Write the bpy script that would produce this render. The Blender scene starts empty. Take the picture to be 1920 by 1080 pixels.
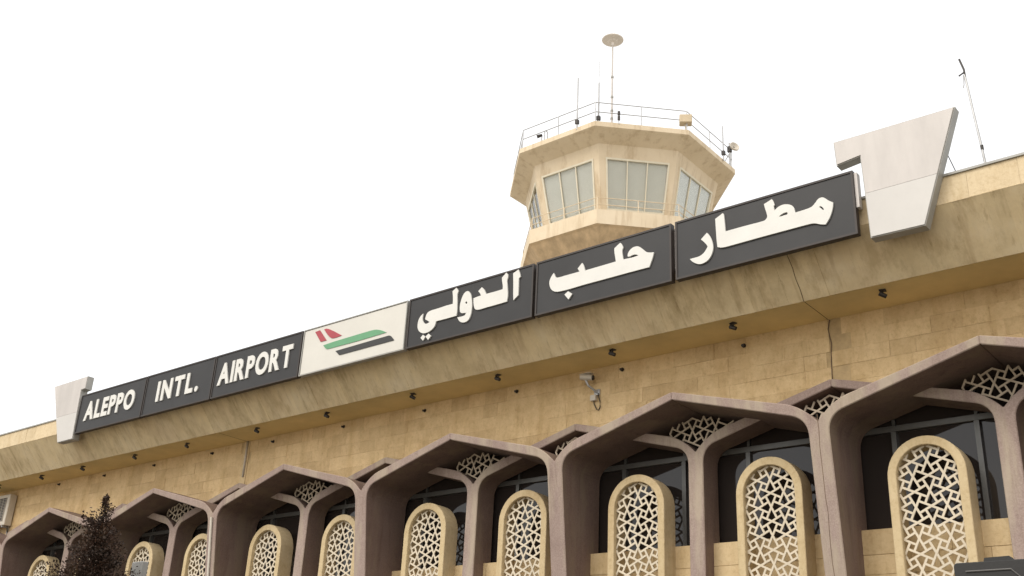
import bpy, bmesh, math, random
from mathutils import Vector, Matrix
R = math.radians
scene = bpy.context.scene
random.seed(7)

# ------------------------------------------------------------------ camera
cam_data = bpy.data.cameras.new('camera')
cam_data.sensor_width = 36.0
cam_data.lens = 2017.07 / 1920 * 36
cam_data.clip_start = 0.1
cam_data.clip_end = 6000
cam = bpy.data.objects.new('camera', cam_data)
scene.collection.objects.link(cam)
PIT, ROL, YAW = R(23.463), R(2.9225), R(40.1137)
Fv = Vector((-math.sin(YAW) * math.cos(PIT), math.cos(YAW) * math.cos(PIT), math.sin(PIT)))
Rv = Vector((math.cos(YAW), math.sin(YAW), 0))
Uv = Rv.cross(Fv)
R2 = Rv * math.cos(ROL) + Uv * math.sin(ROL)
U2 = -Rv * math.sin(ROL) + Uv * math.cos(ROL)
M = Matrix((R2, U2, -Fv)).transposed().to_4x4()
M.translation = Vector((0, 0, 1.6))
cam.matrix_world = M
scene.camera = cam

# ------------------------------------------------------------------ light: thick white overcast
world = bpy.data.worlds.new('World')
scene.world = world
world.use_nodes = True
wn, wl = world.node_tree.nodes, world.node_tree.links
wn.clear()
wout = wn.new('ShaderNodeOutputWorld')
bg = wn.new('ShaderNodeBackground')
sky = wn.new('ShaderNodeTexSky')
sky.sky_type = 'NISHITA'
sky.sun_disc = False
sky.sun_elevation = R(48)
sky.sun_rotation = R(160)
sky.dust_density = 5
bgs = wn.new('ShaderNodeBackground')
bgs.inputs['Strength'].default_value = 0.05
wl.new(sky.outputs[0], bgs.inputs['Color'])
bg.inputs['Color'].default_value = (1.0, 0.985, 0.955, 1)      # cloud deck
bg.inputs['Strength'].default_value = 1.14
add = wn.new('ShaderNodeAddShader')
wl.new(bg.outputs[0], add.inputs[0])
wl.new(bgs.outputs[0], add.inputs[1])
wl.new(add.outputs[0], wout.inputs['Surface'])
sun_data = bpy.data.lights.new('sun', 'SUN')
sun_data.energy = 1.75
sun_data.angle = R(28)
sun_data.color = (1.0, 0.95, 0.87)
sun = bpy.data.objects.new('sun', sun_data)
scene.collection.objects.link(sun)
# the light comes from high up in front of the facade, a little from the left
sun_dir = Vector((-0.34, -0.80, 0.85)).normalized()
sun.rotation_euler = sun_dir.to_track_quat('Z', 'Y').to_euler()
sun.location = (0, 0, 60)
scene.view_settings.view_transform = 'Standard'
scene.view_settings.look = 'None'
scene.view_settings.gamma = 1.0
scene.view_settings.use_curve_mapping = False
scene.view_settings.exposure = 0.0
scene.cycles.max_bounces = 8

# ------------------------------------------------------------------ materials
def new_mat(name):
    m = bpy.data.materials.new(name)
    m.use_nodes = True
    nt = m.node_tree
    b = nt.nodes['Principled BSDF']
    return m, nt, b

def ramp(nt, fac, stops):
    r = nt.nodes.new('ShaderNodeValToRGB')
    els = r.color_ramp.elements
    while len(els) < len(stops): els.new(0.5)
    for e, (p, c) in zip(els, stops):
        e.position = p
        e.color = (*c, 1)
    nt.links.new(fac, r.inputs[0])
    return r.outputs[0]

def noise(nt, scale, detail=6, rough=0.6, vec=None, stretch=None):
    n = nt.nodes.new('ShaderNodeTexNoise')
    n.inputs['Scale'].default_value = scale
    n.inputs['Detail'].default_value = detail
    n.inputs['Roughness'].default_value = rough
    g = nt.nodes.new('ShaderNodeNewGeometry')
    src = g.outputs['Position'] if vec is None else vec
    if stretch:
        mp = nt.nodes.new('ShaderNodeMapping')
        mp.inputs['Scale'].default_value = stretch
        nt.links.new(src, mp.inputs['Vector'])
        src = mp.outputs[0]
    nt.links.new(src, n.inputs['Vector'])
    return n.outputs['Fac']

def mixc(nt, fac, a, b, mode='MIX'):
    m = nt.nodes.new('ShaderNodeMix')
    m.data_type = 'RGBA'
    m.blend_type = mode
    for sock, v in ((m.inputs[0], fac), (m.inputs[6], a), (m.inputs[7], b)):
        if isinstance(v, (int, float)): sock.default_value = v
        elif isinstance(v, tuple): sock.default_value = (*v, 1)
        else: nt.links.new(v, sock)
    return m.outputs[2]

def bump(nt, b, h, strength=0.3, dist=0.02, prev=None):
    n = nt.nodes.new('ShaderNodeBump')
    n.inputs['Strength'].default_value = strength
    n.inputs['Distance'].default_value = dist
    nt.links.new(h, n.inputs['Height'])
    if prev is not None: nt.links.new(prev, n.inputs['Normal'])
    nt.links.new(n.outputs[0], b.inputs['Normal'])
    return n.outputs[0]

def tone_mul(nt, col, amount):
    """multiply by the piece's own tone, stored per mesh as 'tone' or per object as random"""
    at = nt.nodes.new('ShaderNodeAttribute'); at.attribute_name = 'tone'
    oi = nt.nodes.new('ShaderNodeObjectInfo')
    s = nt.nodes.new('ShaderNodeMath'); s.operation = 'ADD'
    nt.links.new(at.outputs['Fac'], s.inputs[0]); nt.links.new(oi.outputs['Random'], s.inputs[1])
    fr = nt.nodes.new('ShaderNodeMath'); fr.operation = 'FRACT'
    nt.links.new(s.outputs[0], fr.inputs[0])
    c = ramp(nt, fr.outputs[0], [(0.0, amount[0]), (0.5, amount[1]), (1.0, amount[2])])
    return mixc(nt, 1.0, col, c, 'MULTIPLY')

def mat_stone(name, light, dark, tone, rough_scale=9.0, bstr=0.55):
    m, nt, b = new_mat(name)
    c = ramp(nt, noise(nt, 3.2, 10, 0.75), [(0.32, dark), (0.66, light)])
    c = mixc(nt, ramp(nt, noise(nt, 0.35, 5, 0.6), [(0.42, (0, 0, 0)), (0.72, (0.55, 0.55, 0.55))]), c,
             (light[0] * 1.08, light[1] * 1.08, light[2] * 1.1))
    pock = ramp(nt, noise(nt, 17, 8, 0.75), [(0.30, (0.74, 0.69, 0.61)), (0.50, (1, 1, 1))])
    c = mixc(nt, 0.7, c, pock, 'MULTIPLY')
    streak = ramp(nt, noise(nt, 1.0, 6, 0.7, stretch=(2.2, 2.2, 0.28)), [(0.34, (0.80, 0.74, 0.64)), (0.50, (1, 1, 1))])
    c = mixc(nt, 0.6, c, streak, 'MULTIPLY')
    hew = ramp(nt, noise(nt, 1.0, 9, 0.8, stretch=(7, 7, 3.2)), [(0.30, (0.66, 0.60, 0.51)), (0.46, (1, 1, 1)), (0.58, (1, 1, 1)), (0.72, (1.14, 1.14, 1.14))])
    c = mixc(nt, 0.75 if bstr > .5 else 0.35, c, hew, 'MULTIPLY')
    c = tone_mul(nt, c, tone)
    nt.links.new(c, b.inputs['Base Color'])
    b.inputs['Roughness'].default_value = 0.9
    n = bump(nt, b, noise(nt, rough_scale, 9, 0.7), bstr, 0.03)
    if bstr > .5:
        n = bump(nt, b, noise(nt, 1.0, 8, .75, stretch=(26, 26, 7)), .6, .025, n)
    return m

def mat_plain(name, col, rough=0.6, metal=0.0, var=0.12, scale=3.0, bs=0.1, stretch=None, spec=0.5):
    m, nt, b = new_mat(name)
    lo = tuple(max(0, c * (1 - var)) for c in col)
    hi = tuple(min(1, c * (1 + var)) for c in col)
    c = ramp(nt, noise(nt, scale, 7, 0.65, stretch=stretch), [(0.3, lo), (0.7, hi)])
    nt.links.new(c, b.inputs['Base Color'])
    b.inputs['Roughness'].default_value = rough
    b.inputs['Metallic'].default_value = metal
    b.inputs['Specular IOR Level'].default_value = spec
    if bs: bump(nt, b, noise(nt, scale * 12, 4, 0.6), bs, 0.01)
    return m

TW3 = ((0.875, 0.85, 0.815), (1.0, 0.99, 0.97), (1.06, 1.055, 1.05))
T3 = ((0.86, 0.84, 0.80), (1.0, 0.985, 0.96), (1.08, 1.04, 0.99))
M_WALL = mat_stone('rough_tan_stone', (0.70, 0.535, 0.305), (0.55, 0.395, 0.205), TW3)
M_MORTAR = mat_plain('mortar', (0.47, 0.345, 0.185), 0.95, var=0.2, scale=6, bs=0.4)
M_SILL = mat_stone('sill_stone', (0.62, 0.49, 0.295), (0.52, 0.385, 0.21), TW3, 14, 0.2)
M_FACING = mat_stone('pale_facing_stone', (0.66, 0.55, 0.37), (0.56, 0.45, 0.285), ((0.93, 0.91, 0.88), (1, 1, 1), (1.05, 1.04, 1.03)), 14, 0.2)
M_SOFFIT = mat_plain('ochre_plaster', (0.76, 0.595, 0.275), 0.85, var=0.14, scale=0.8, bs=0.25)
M_SCREEN = mat_stone('cream_cast_stone', (0.60, 0.485, 0.30), (0.50, 0.385, 0.215), ((0.96, 0.95, 0.93), (1, 1, 1), (1.02, 1.02, 1.0)), 20, 0.18)
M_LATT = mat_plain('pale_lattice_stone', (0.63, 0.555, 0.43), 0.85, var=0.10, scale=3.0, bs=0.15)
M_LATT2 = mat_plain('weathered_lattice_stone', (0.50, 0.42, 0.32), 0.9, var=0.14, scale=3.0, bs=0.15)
M_METAL_LIGHT = mat_plain('weathered_light_grey_metal', (0.56, 0.525, 0.495), 0.5, 0.0, 0.07, 0.9)
M_METAL_PINK = mat_plain('stained_light_metal', (0.52, 0.49, 0.465), 0.5, 0.0, 0.13, 0.8, stretch=(2.2, 1, .5))
M_METAL_COOL = mat_plain('cool_light_metal', (0.54, 0.525, 0.50), 0.5, 0.0, 0.07, 0.9)
M_GREY_EDGE = mat_plain('grey_sheet_metal_edge', (0.33, 0.325, 0.30), 0.5, 0.1, 0.12, 3)
M_DARK = mat_plain('dark_metal', (0.035, 0.03, 0.026), 0.5, 0.3, 0.3, 5)
M_PLATE = mat_plain('charcoal_sign_panel', (0.026, 0.0255, 0.026), 0.5, 0.0, 0.18, 1.2, 0.0, spec=0.35)
M_TRIM = mat_plain('dark_brown_sign_trim', (0.030, 0.022, 0.018), 0.55, 0.0, 0.2, 4)
M_LETTER = mat_plain('off_white_letter', (0.655, 0.65, 0.615), 0.5, 0.0, 0.04, 3, 0.0)
M_WHITE = mat_plain('off_white_sign_panel', (0.60, 0.585, 0.535), 0.45, 0.0, 0.05, 1.2, 0.0)
M_RED = mat_plain('faded_red', (0.36, 0.045, 0.06), 0.5, 0, 0.08, 4, 0)
M_GREEN = mat_plain('faded_green', (0.11, 0.30, 0.155), 0.5, 0, 0.08, 4, 0)
M_BLACK = mat_plain('faded_black', (0.022, 0.022, 0.021), 0.5, 0, 0.12, 4, 0)
M_ACW = mat_plain('cream_appliance_metal', (0.55, 0.50, 0.42), 0.5, 0.1, 0.1, 3)
M_WIREW = mat_plain('pale_conduit', (0.44, 0.40, 0.34), 0.6, 0.0, 0.1, 4)
M_RAIL = mat_plain('galvanised_rail', (0.40, 0.40, 0.40), 0.45, 0.5, 0.15, 6)
M_MULL = mat_plain('aluminium_mullion', (0.13, 0.13, 0.125), 0.4, 0.5, 0.1, 4)
M_FRAMEW = mat_plain('cream_window_frame', (0.66, 0.61, 0.48), 0.5, 0, 0.06, 4)
M_BARK = mat_plain('bark', (0.09, 0.06, 0.04), 0.95, 0, 0.3, 8, 0.5)

def make_concrete():
    m, nt, b = new_mat('board_marked_concrete')
    c = ramp(nt, noise(nt, 1.1, 10, 0.72), [(0.28, (0.58, 0.455, 0.265)), (0.5, (0.72, 0.585, 0.36)), (0.72, (0.79, 0.67, 0.46))])
    g = nt.nodes.new('ShaderNodeNewGeometry')
    sp = nt.nodes.new('ShaderNodeSeparateXYZ'); nt.links.new(g.outputs['Position'], sp.inputs[0])
    # streaks run down the board direction: slowly varying along it, quickly across
    ad = nt.nodes.new('ShaderNodeMath'); ad.operation = 'SUBTRACT'
    nt.links.new(sp.outputs[2], ad.inputs[0]); nt.links.new(sp.outputs[1], ad.inputs[1])
    cb = nt.nodes.new('ShaderNodeCombineXYZ')
    nt.links.new(sp.outputs[0], cb.inputs[0]); nt.links.new(ad.outputs[0], cb.inputs[1])
    s1 = noise(nt, 1.0, 8, 0.7, vec=cb.outputs[0], stretch=(2.6, 0.7, 1))
    s2 = noise(nt, 1.0, 6, 0.75, vec=cb.outputs[0], stretch=(9.0, 1.5, 1))
    s3 = noise(nt, 1.0, 3, 0.6, vec=cb.outputs[0], stretch=(5.0, 0.5, 1))
    c = mixc(nt, 0.6, c, ramp(nt, s1, [(0.36, (0.62, 0.56, 0.47)), (0.49, (1, 1, 1)), (0.68, (1.14, 1.13, 1.09))]), 'MULTIPLY')
    c = mixc(nt, 0.42, c, ramp(nt, s2, [(0.33, (0.50, 0.43, 0.34)), (0.43, (1, 1, 1)), (0.62, (1, 1, 1)), (0.70, (1.16, 1.15, 1.13))]), 'MULTIPLY')
    c = mixc(nt, 0.38, c, ramp(nt, s3, [(0.58, (1, 1, 1)), (0.66, (0.60, 0.53, 0.44))]), 'MULTIPLY')
    c = mixc(nt, ramp(nt, noise(nt, 0.7, 6, 0.65), [(0.52, (0, 0, 0)), (0.72, (0.5, 0.5, 0.5))]), c, (0.64, 0.48, 0.30))
    c = tone_mul(nt, c, ((0.95, 0.945, 0.93), (1, 1, 1), (1.04, 1.035, 1.03)))
    nt.links.new(c, b.inputs['Base Color'])
    b.inputs['Roughness'].default_value = 0.92
    n1 = bump(nt, b, s2, 0.4, 0.02)
    bump(nt, b, noise(nt, 30, 5, 0.6), 0.25, 0.01, n1)
    return m
M_CONC = make_concrete()

def make_terrazzo(name, a0, a1, stain):
    m, nt, b = new_mat(name)
    c = ramp(nt, noise(nt, 0.9, 8, 0.7), [(0.3, a0), (0.7, a1)])
    c = mixc(nt, 0.45, c, ramp(nt, noise(nt, 55, 3, 0.6), [(0.35, (0.6, 0.55, 0.52)), (0.65, (1.2, 1.2, 1.2))]), 'MULTIPLY')
    c = mixc(nt, ramp(nt, noise(nt, 1.0, 6, 0.65, stretch=(2.5, 2.5, 0.4)), [(0.48, (0, 0, 0)), (0.62, (0.8, 0.8, 0.8))]), c, stain)
    c = mixc(nt, 0.55, c, ramp(nt, noise(nt, 1.0, 8, 0.75, stretch=(6, 6, 0.7)), [(0.34, (0.62, 0.58, 0.55)), (0.47, (1, 1, 1))]), 'MULTIPLY')
    c = mixc(nt, ramp(nt, noise(nt, 2.3, 6, 0.7), [(0.58, (0, 0, 0)), (0.74, (0.35, 0.35, 0.35))]), c, tuple(v * .72 for v in a0))
    nt.links.new(c, b.inputs['Base Color'])
    b.inputs['Roughness'].default_value = 0.88
    bump(nt, b, noise(nt, 45, 5, 0.7), 0.35, 0.01)
    return m
M_TERR = make_terrazzo('mauve_stone_render', (0.30, 0.225, 0.195), (0.39, 0.305, 0.265), (0.42, 0.35, 0.265))
M_TERR_SHADE = make_terrazzo('shaded_mauve_render', (0.155, 0.102, 0.083), (0.205, 0.143, 0.118), (0.21, 0.155, 0.11))  # darker copy of the mauve render, with the arches' shade painted into its colour

def make_tower_conc():
    m, nt, b = new_mat('tower_render')
    c = ramp(nt, noise(nt, 0.8, 8, 0.65), [(0.3, (0.61, 0.505, 0.355)), (0.7, (0.71, 0.605, 0.45))])
    c = mixc(nt, 0.55, c, ramp(nt, noise(nt, 1.0, 7, 0.7, stretch=(2.9, 2.9, 0.3)), [(0.34, (0.60, 0.52, 0.42)), (0.50, (1, 1, 1))]), 'MULTIPLY')
    nt.links.new(c, b.inputs['Base Color'])
    b.inputs['Roughness'].default_value = 0.9
    bump(nt, b, noise(nt, 14, 6, 0.7), 0.25, 0.02)
    return m
M_TOW = make_tower_conc()
M_TOWD = mat_plain('dark_tower_render', (0.50, 0.37, 0.225), 0.9, 0, 0.3, 1.0, 0.3, stretch=(2.5, 2.5, 0.6))  # darker, browner and more mottled than the cab walls

def make_glass_dark():
    m, nt, b = new_mat('dark_tinted_glass')
    b.inputs['Base Color'].default_value = (0.028, 0.023, 0.021, 1)
    b.inputs['Roughness'].default_value = 0.03
    b.inputs['IOR'].default_value = 1.5
    bump(nt, b, noise(nt, 0.7, 2, 0.5), 0.06, 0.02)
    return m
M_GLASS = make_glass_dark()

def make_glass_clear():
    m, nt, b = new_mat('tinted_clear_glass')
    out = nt.nodes['Material Output']
    nt.nodes.remove(b)
    tr = nt.nodes.new('ShaderNodeBsdfTransparent'); tr.inputs[0].default_value = (0.94, 0.945, 0.92, 1)
    gl = nt.nodes.new('ShaderNodeBsdfGlossy'); gl.inputs['Roughness'].default_value = 0.04
    fr = nt.nodes.new('ShaderNodeFresnel'); fr.inputs[0].default_value = 1.5
    mx = nt.nodes.new('ShaderNodeMixShader')
    ml = nt.nodes.new('ShaderNodeMath'); ml.operation = 'MULTIPLY'; ml.inputs[1].default_value = .5
    nt.links.new(fr.outputs[0], ml.inputs[0]); nt.links.new(ml.outputs[0], mx.inputs[0]); nt.links.new(tr.outputs[0], mx.inputs[1]); nt.links.new(gl.outputs[0], mx.inputs[2])
    nt.links.new(mx.outputs[0], out.inputs['Surface'])
    return m
M_CLEAR = make_glass_clear()
M_BLIND = mat_plain('grey_roller_blind', (0.74, 0.735, 0.73), 0.8, 0, 0.03, 2, 0)
M_BLIND2 = mat_plain('pale_roller_blind', (0.82, 0.83, 0.83), 0.8, 0, 0.04, 2, 0)
M_GROUND = mat_plain('pale_forecourt_concrete', (0.37, 0.325, 0.25), 0.9, 0, 0.2, 0.4, 0.2)
M_BOUNCE_DIM = mat_plain('bounce_dimming_ground', (0.045, 0.042, 0.038), 0.9, 0, 0.15, 1.2, 0.2)  # dark colour for the added strip that dims ground bounce
M_ROOF = mat_plain('roof_screed', (0.30, 0.28, 0.24), 0.9, 0, 0.15, 1, 0.2)

# ------------------------------------------------------------------ mesh helpers
WL = {}     # world location of every parent
def link(o): scene.collection.objects.link(o)

def thing(name, label, cat, loc=(0, 0, 0), group=None):
    o = bpy.data.objects.new(name, None)
    o.empty_display_size = 0.3
    o.location = loc
    link(o)
    o['label'] = label; o['category'] = cat
    if group: o['group'] = group
    WL[o] = Vector(loc)
    return o

class MB:
    """collects world-space geometry for ONE mesh object"""
    def __init__(s): s.v = []; s.f = []; s.t = []
    def add(s, vs, fs, tone=0.0):
        n = len(s.v)
        s.v += [tuple(v) for v in vs]
        s.f += [tuple(i + n for i in f) for f in fs]
        s.t += [tone] * len(vs)
        return s
    def box(s, a, b, tone=0.0):
        x0, y0, z0 = a; x1, y1, z1 = b
        vs = [(x0, y0, z0), (x1, y0, z0), (x1, y1, z0), (x0, y1, z0), (x0, y0, z1), (x1, y0, z1), (x1, y1, z1), (x0, y1, z1)]
        return s.add(vs, [(0, 3, 2, 1), (4, 5, 6, 7), (0, 1, 5, 4), (1, 2, 6, 5), (2, 3, 7, 6), (3, 0, 4, 7)], tone)
    def tube(s, pts, r, n=8, r2=None, caps=True):
        pts = [Vector(p) for p in pts]
        r2 = r if r2 is None else r2
        rings = []
        for i, p in enumerate(pts):
            d = (pts[min(i + 1, len(pts) - 1)] - pts[max(i - 1, 0)]).normalized()
            a = d.cross(Vector((0, 0, 1)))
            if a.length < 1e-3: a = Vector((1, 0, 0))
            a.normalize(); c = d.cross(a)
            rr = r + (r2 - r) * i / max(1, len(pts) - 1)
            rings.append([p + (a * math.cos(2 * math.pi * k / n) + c * math.sin(2 * math.pi * k / n)) * rr for k in range(n)])
        vs = [q for rg in rings for q in rg]
        fs = [(i * n + k, i * n + (k + 1) % n, (i + 1) * n + (k + 1) % n, (i + 1) * n + k) for i in range(len(pts) - 1) for k in range(n)]
        if caps: fs += [tuple(range(n))[::-1], tuple((len(pts) - 1) * n + k for k in range(n))]
        return s.add(vs, fs)
    def prism_xz(s, poly, y0, y1, tone=0.0, yf=None):
        """polygon in the facade plane, thickened from y0 (front) to y1 (back); yf(z) overrides the front depth"""
        a = sum(poly[i][0] * poly[(i + 1) % len(poly)][1] - poly[(i + 1) % len(poly)][0] * poly[i][1] for i in range(len(poly)))
        if a < 0: poly = poly[::-1]
        n = len(poly)
        vs = [(x, (yf(z) if yf else y0), z) for x, z in poly] + [(x, y1, z) for x, z in poly]
        fs = [tuple(range(n)), tuple(range(2 * n - 1, n - 1, -1))] + [(i, i + n, (i + 1) % n + n, (i + 1) % n) for i in range(n)]
        return s.add(vs, fs, tone)
    def lathe(s, prof, c, n=24):
        vs = []; fs = []
        for r, z in prof:
            vs += [(c[0] + r * math.cos(2 * math.pi * k / n), c[1] + r * math.sin(2 * math.pi * k / n), c[2] + z) for k in range(n)]
        for i in range(len(prof) - 1):
            fs += [(i * n + k, i * n + (k + 1) % n, (i + 1) * n + (k + 1) % n, (i + 1) * n + k) for k in range(n)]
        fs += [tuple(range(n))[::-1], tuple((len(prof) - 1) * n + k for k in range(n))]
        return s.add(vs, fs)
    def build(s, name, m, parent=None, bevel=0.0, tri=False, smooth=False):
        off = WL.get(parent, Vector((0, 0, 0)))
        me = bpy.data.meshes.new(name)
        me.from_pydata([(x - off.x, y - off.y, z - off.z) for x, y, z in s.v], [], s.f)
        if any(s.t):
            at = me.attributes.new('tone', 'FLOAT', 'POINT')
            at.data.foreach_set('value', s.t)
        if tri or bevel:
            bm = bmesh.new(); bm.from_mesh(me)
            if bevel:
                bmesh.ops.recalc_face_normals(bm, faces=bm.faces)
                es = [e for e in bm.edges if len(e.link_faces) == 2 and e.calc_face_angle(0) > 0.6]
                bmesh.ops.bevel(bm, geom=es, offset=bevel, segments=1, affect='EDGES', clamp_overlap=True)
            bmesh.ops.triangulate(bm, faces=[f for f in bm.faces if len(f.verts) > 4])
            bmesh.ops.recalc_face_normals(bm, faces=bm.faces)
            bm.to_mesh(me); bm.free()
        if smooth:
            for p in me.polygons: p.use_smooth = True
        me.materials.append(m)
        o = bpy.data.objects.new(name, me)
        if parent: o.parent = parent
        link(o)
        WL[o] = off
        return o

def copy_part(o, parent, shift=(0, 0, 0)):
    c = o.copy(); c.parent = parent; c.location = Vector(o.location) + Vector(shift)
    link(c); WL[c] = WL[parent] + Vector(shift) if parent in WL else Vector(shift)
    return c

def tagged(o, label, cat, group=None):
    o['label'] = label; o['category'] = cat
    if group: o['group'] = group
    return o

S = 4.5                                   # one bay of the arcade in metres
def Z(z): return z * S + 1.6              # height above the ground from bay units above eye height
X0, Y0, LEAN, ZT = -0.7972, 3.0097, 0.1174, 0.9689
K_MIN, K_MAX = -1, 8
XL, XR = -8.6 * S, 0.75 * S               # ends of the building

# ================================================================== SETTING
g = MB(); g.add([(-1500, -1500, 0), (1500, -1500, 0), (1500, 1500, 0), (-1500, 1500, 0)], [(0, 1, 2, 3)])
o = g.build('ground', M_GROUND); o['kind'] = 'structure'
g = MB(); g.add([(XL - 60, 1.5, .004), (XR + 60, 1.5, .004), (XR + 60, 11.0, .004), (XL - 60, 11.0, .004)], [(0, 1, 2, 3)])
o = g.build('bounce_dimming_strip', M_BOUNCE_DIM); o['kind'] = 'structure'  # unseen dark strip, added to cut bounce light onto the arch undersides
g = MB().box((XL - 3, 11.0, -0.3), (XR + 3, Y0 * S + 1.0, 0.13))
o = g.build('pavement', mat_plain('dark_paving', (0.05, 0.045, 0.04), 0.9, 0, 0.2, 1.5, 0.2), bevel=0.02); o['kind'] = 'structure'
M_CRACK = mat_plain('crack_shadow_brown', (.16, .11, .07), .9, 0, .4, 6, 0)

# ================================================================== TERMINAL BUILDING
B = thing('terminal_building', 'long tan stone terminal building with a mauve arcade of pointed arches', 'building', (-16, 15.2, 0.13))
YW = 3.15 * S                              # wall face
YG = 3.26 * S                              # glazing face
ZS = Z(1.353)                              # soffit height

def tri(u):                                # triangle wave 1 at integers, 0 at halves
    u = abs(u - round(u)); return 1 - 2 * u
def env(x):                                # top outline of both arch rows
    u = x / S - X0
    za = 1.134
    return Z(max(za - 0.26 * 0.5 * (1 - tri(u)), za - 0.26 * 0.5 * (1 - tri(u + 0.5))))
BREAKS = [(X0 + k * 0.25) * S for k in range(-40, 12)]

def above_env(x0, x1, z0, z1):
    """the part of a rectangle that lies above the arch outline, as an x-monotone polygon (or None)"""
    xs = sorted({x0, x1, *[b for b in BREAKS if x0 < b < x1]})
    cut = set(xs)
    for a, b in zip(xs, xs[1:]):
        ea, eb = env(a), env(b)
        for zz in (z0, z1):
            if (ea - zz) * (eb - zz) < 0: cut.add(a + (b - a) * (zz - ea) / (eb - ea))
    xs = sorted(cut)
    low = [(x, min(z1, max(z0, env(x)))) for x in xs]
    while len(low) > 1 and low[0][1] >= z1 - 1e-4 and low[1][1] >= z1 - 1e-4: low.pop(0)
    while len(low) > 1 and low[-1][1] >= z1 - 1e-4 and low[-2][1] >= z1 - 1e-4: low.pop()
    if len(low) < 2 or low[-1][0] - low[0][0] < 0.03: return None
    top = []
    if low[-1][1] < z1 - 1e-4: top.append((low[-1][0], z1))
    if low[0][1] < z1 - 1e-4: top.append((low[0][0], z1))
    poly = low + top
    ar = abs(sum(poly[i][0] * poly[(i + 1) % len(poly)][1] - poly[(i + 1) % len(poly)][0] * poly[i][1] for i in range(len(poly)))) / 2
    return poly if len(poly) > 2 and ar > 0.004 else None

# --- upper wall: mortar backing, stones as pieces, render strip and joint
wb = MB()
for a, b in zip(BREAKS, BREAKS[1:]):
    if b > XL and a < XR:
        a, b = max(a, XL), min(b, XR)
        p = above_env(a, b, Z(0.9), ZS + 0.3)
        if p: wb.prism_xz(p, YW + 0.008, YW + 0.45)
wall = wb.build('upper_wall', M_MORTAR, B, tri=True)
WL[wall] = WL[B]
wall['label'] = 'band of rough tan stone between the arches and the roof edge'
JX = [(X0 - 0.5) * S, (X0 - 3.5) * S]       # expansion joint, render strip
stones = []
rows = 6; z = Z(0.97); rh0 = (ZS - z) / 7
zz = z
r = 0
while zz < ZS - 0.02:
    h = rh0 * random.uniform(0.93, 1.07) if r < 6 else ZS - zz
    if zz + h > ZS - 0.08: h = ZS - zz
    x = XL + random.uniform(0, 0.4)
    while x < XR:
        w = random.choice((0.34, 0.42, 0.5, 0.58, 0.68)) * random.uniform(0.92, 1.08)
        a, b = x + 0.0013, min(x + w, XR) - 0.0013
        x += w
        for j, hw in ((JX[0], 0.012), (JX[1], 0.10)):
            if a < j + hw and b > j - hw:          # stop at the joint
                if j - hw - a > b - (j + hw): b = j - hw
                else: a = j + hw
        if b - a < 0.05: continue
        p = above_env(a, b, zz + 0.0013, min(zz + h - 0.0013, ZS - 0.001))
        if p: stones.append((p, (a + b) / 2))
    zz += h; r += 1
stones.sort(key=lambda s: -s[1] if s[1] < -2.6 else 99)
rest = MB()
for i, (p, cx_) in enumerate(stones):
    dy = random.uniform(-0.005, 0.003)
    if i < 300 and -31 < cx_ < -2.4:
        MB().prism_xz(p, YW + dy, YW + 0.02, random.random() * 0.99 + 0.005).build('stone', M_WALL, wall, tri=True)
    else: rest.prism_xz(p, YW + dy, YW + 0.02, random.random() * 0.99 + 0.005)
o = rest.build('stone', M_WALL, wall, tri=True); o['kind'] = 'stuff'
MB().box((JX[1] - 0.095, YW - 0.012, Z(1.09)), (JX[1] + 0.095, YW + 0.02, ZS - 0.002)).build('render_strip', M_SILL, wall)
jb = MB(); pz = [ZS - 0.01, Z(1.32), Z(1.27), Z(1.21), Z(1.135)]; jx = [0.02, -0.015, 0.02, 0.0, -0.01]
for i in range(4):
    a, b = JX[0] + jx[i], JX[0] + jx[i + 1]
    jb.add([(a - .0045, YW - .009, pz[i]), (a + .0045, YW - .009, pz[i]), (b + .0045, YW - .009, pz[i + 1]), (b - .0045, YW - .009, pz[i + 1]),
            (a - .0045, YW + .01, pz[i]), (a + .0045, YW + .01, pz[i]), (b + .0045, YW + .01, pz[i + 1]), (b - .0045, YW + .01, pz[i + 1])],
           [(0, 3, 2, 1), (4, 5, 6, 7), (0, 4, 7, 3), (1, 2, 6, 5)])
jb.build('crack', M_CRACK, wall)

# --- soffit and roof edge
sf = MB().box((XL, 2.972 * S, ZS), (XR, YW + 0.45, ZS + 0.12))
so = sf.build('soffit', M_SOFFIT, B)
for xx in ((X0 - 0.5) * S, (X0 - 3.5) * S):
    MB().box((xx - .004, 2.975 * S, ZS - .003), (xx + .004, YW - .003, ZS + .01)).build('joint', M_CRACK, so)
roof = MB().box((XL, 2.86 * S, Z(1.50)), (XR, 36.0, Z(1.56)))
roof.build('roof', M_ROOF, B)
edge = MB().add([(XL, 2.967 * S + .03, ZS + 0.02), (XR, 2.967 * S + .03, ZS + 0.02), (XR, 2.8396 * S + .03, Z(1.498) + 0.02), (XL, 2.8396 * S + .03, Z(1.498) + 0.02),
                 (XL, 3.2 * S, ZS + 0.02), (XR, 3.2 * S, ZS + 0.02), (XR, 3.2 * S, Z(1.498) + .02), (XL, 3.2 * S, Z(1.498) + .02)],
                [(0, 1, 2, 3), (4, 7, 6, 5), (0, 4, 5, 1), (3, 2, 6, 7), (0, 3, 7, 4), (1, 5, 6, 2)])
re = edge.build('roof_edge', M_CONC, B)
re['label'] = 'sloping underside of the roof edge in board marked concrete'
WL[re] = WL[B]
nrm = Vector((0, -1, -0.88)).normalized()
x = XL; strips = []
while x < XR:
    w = random.choice((0.16, 0.2, 0.26, 0.34)) * random.uniform(0.9, 1.1)
    strips.append((x, min(x + w, XR))); x += w
big = [(JX[0] + 0.0), JX[1]]
mbr = MB(); cnt = 0
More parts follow.
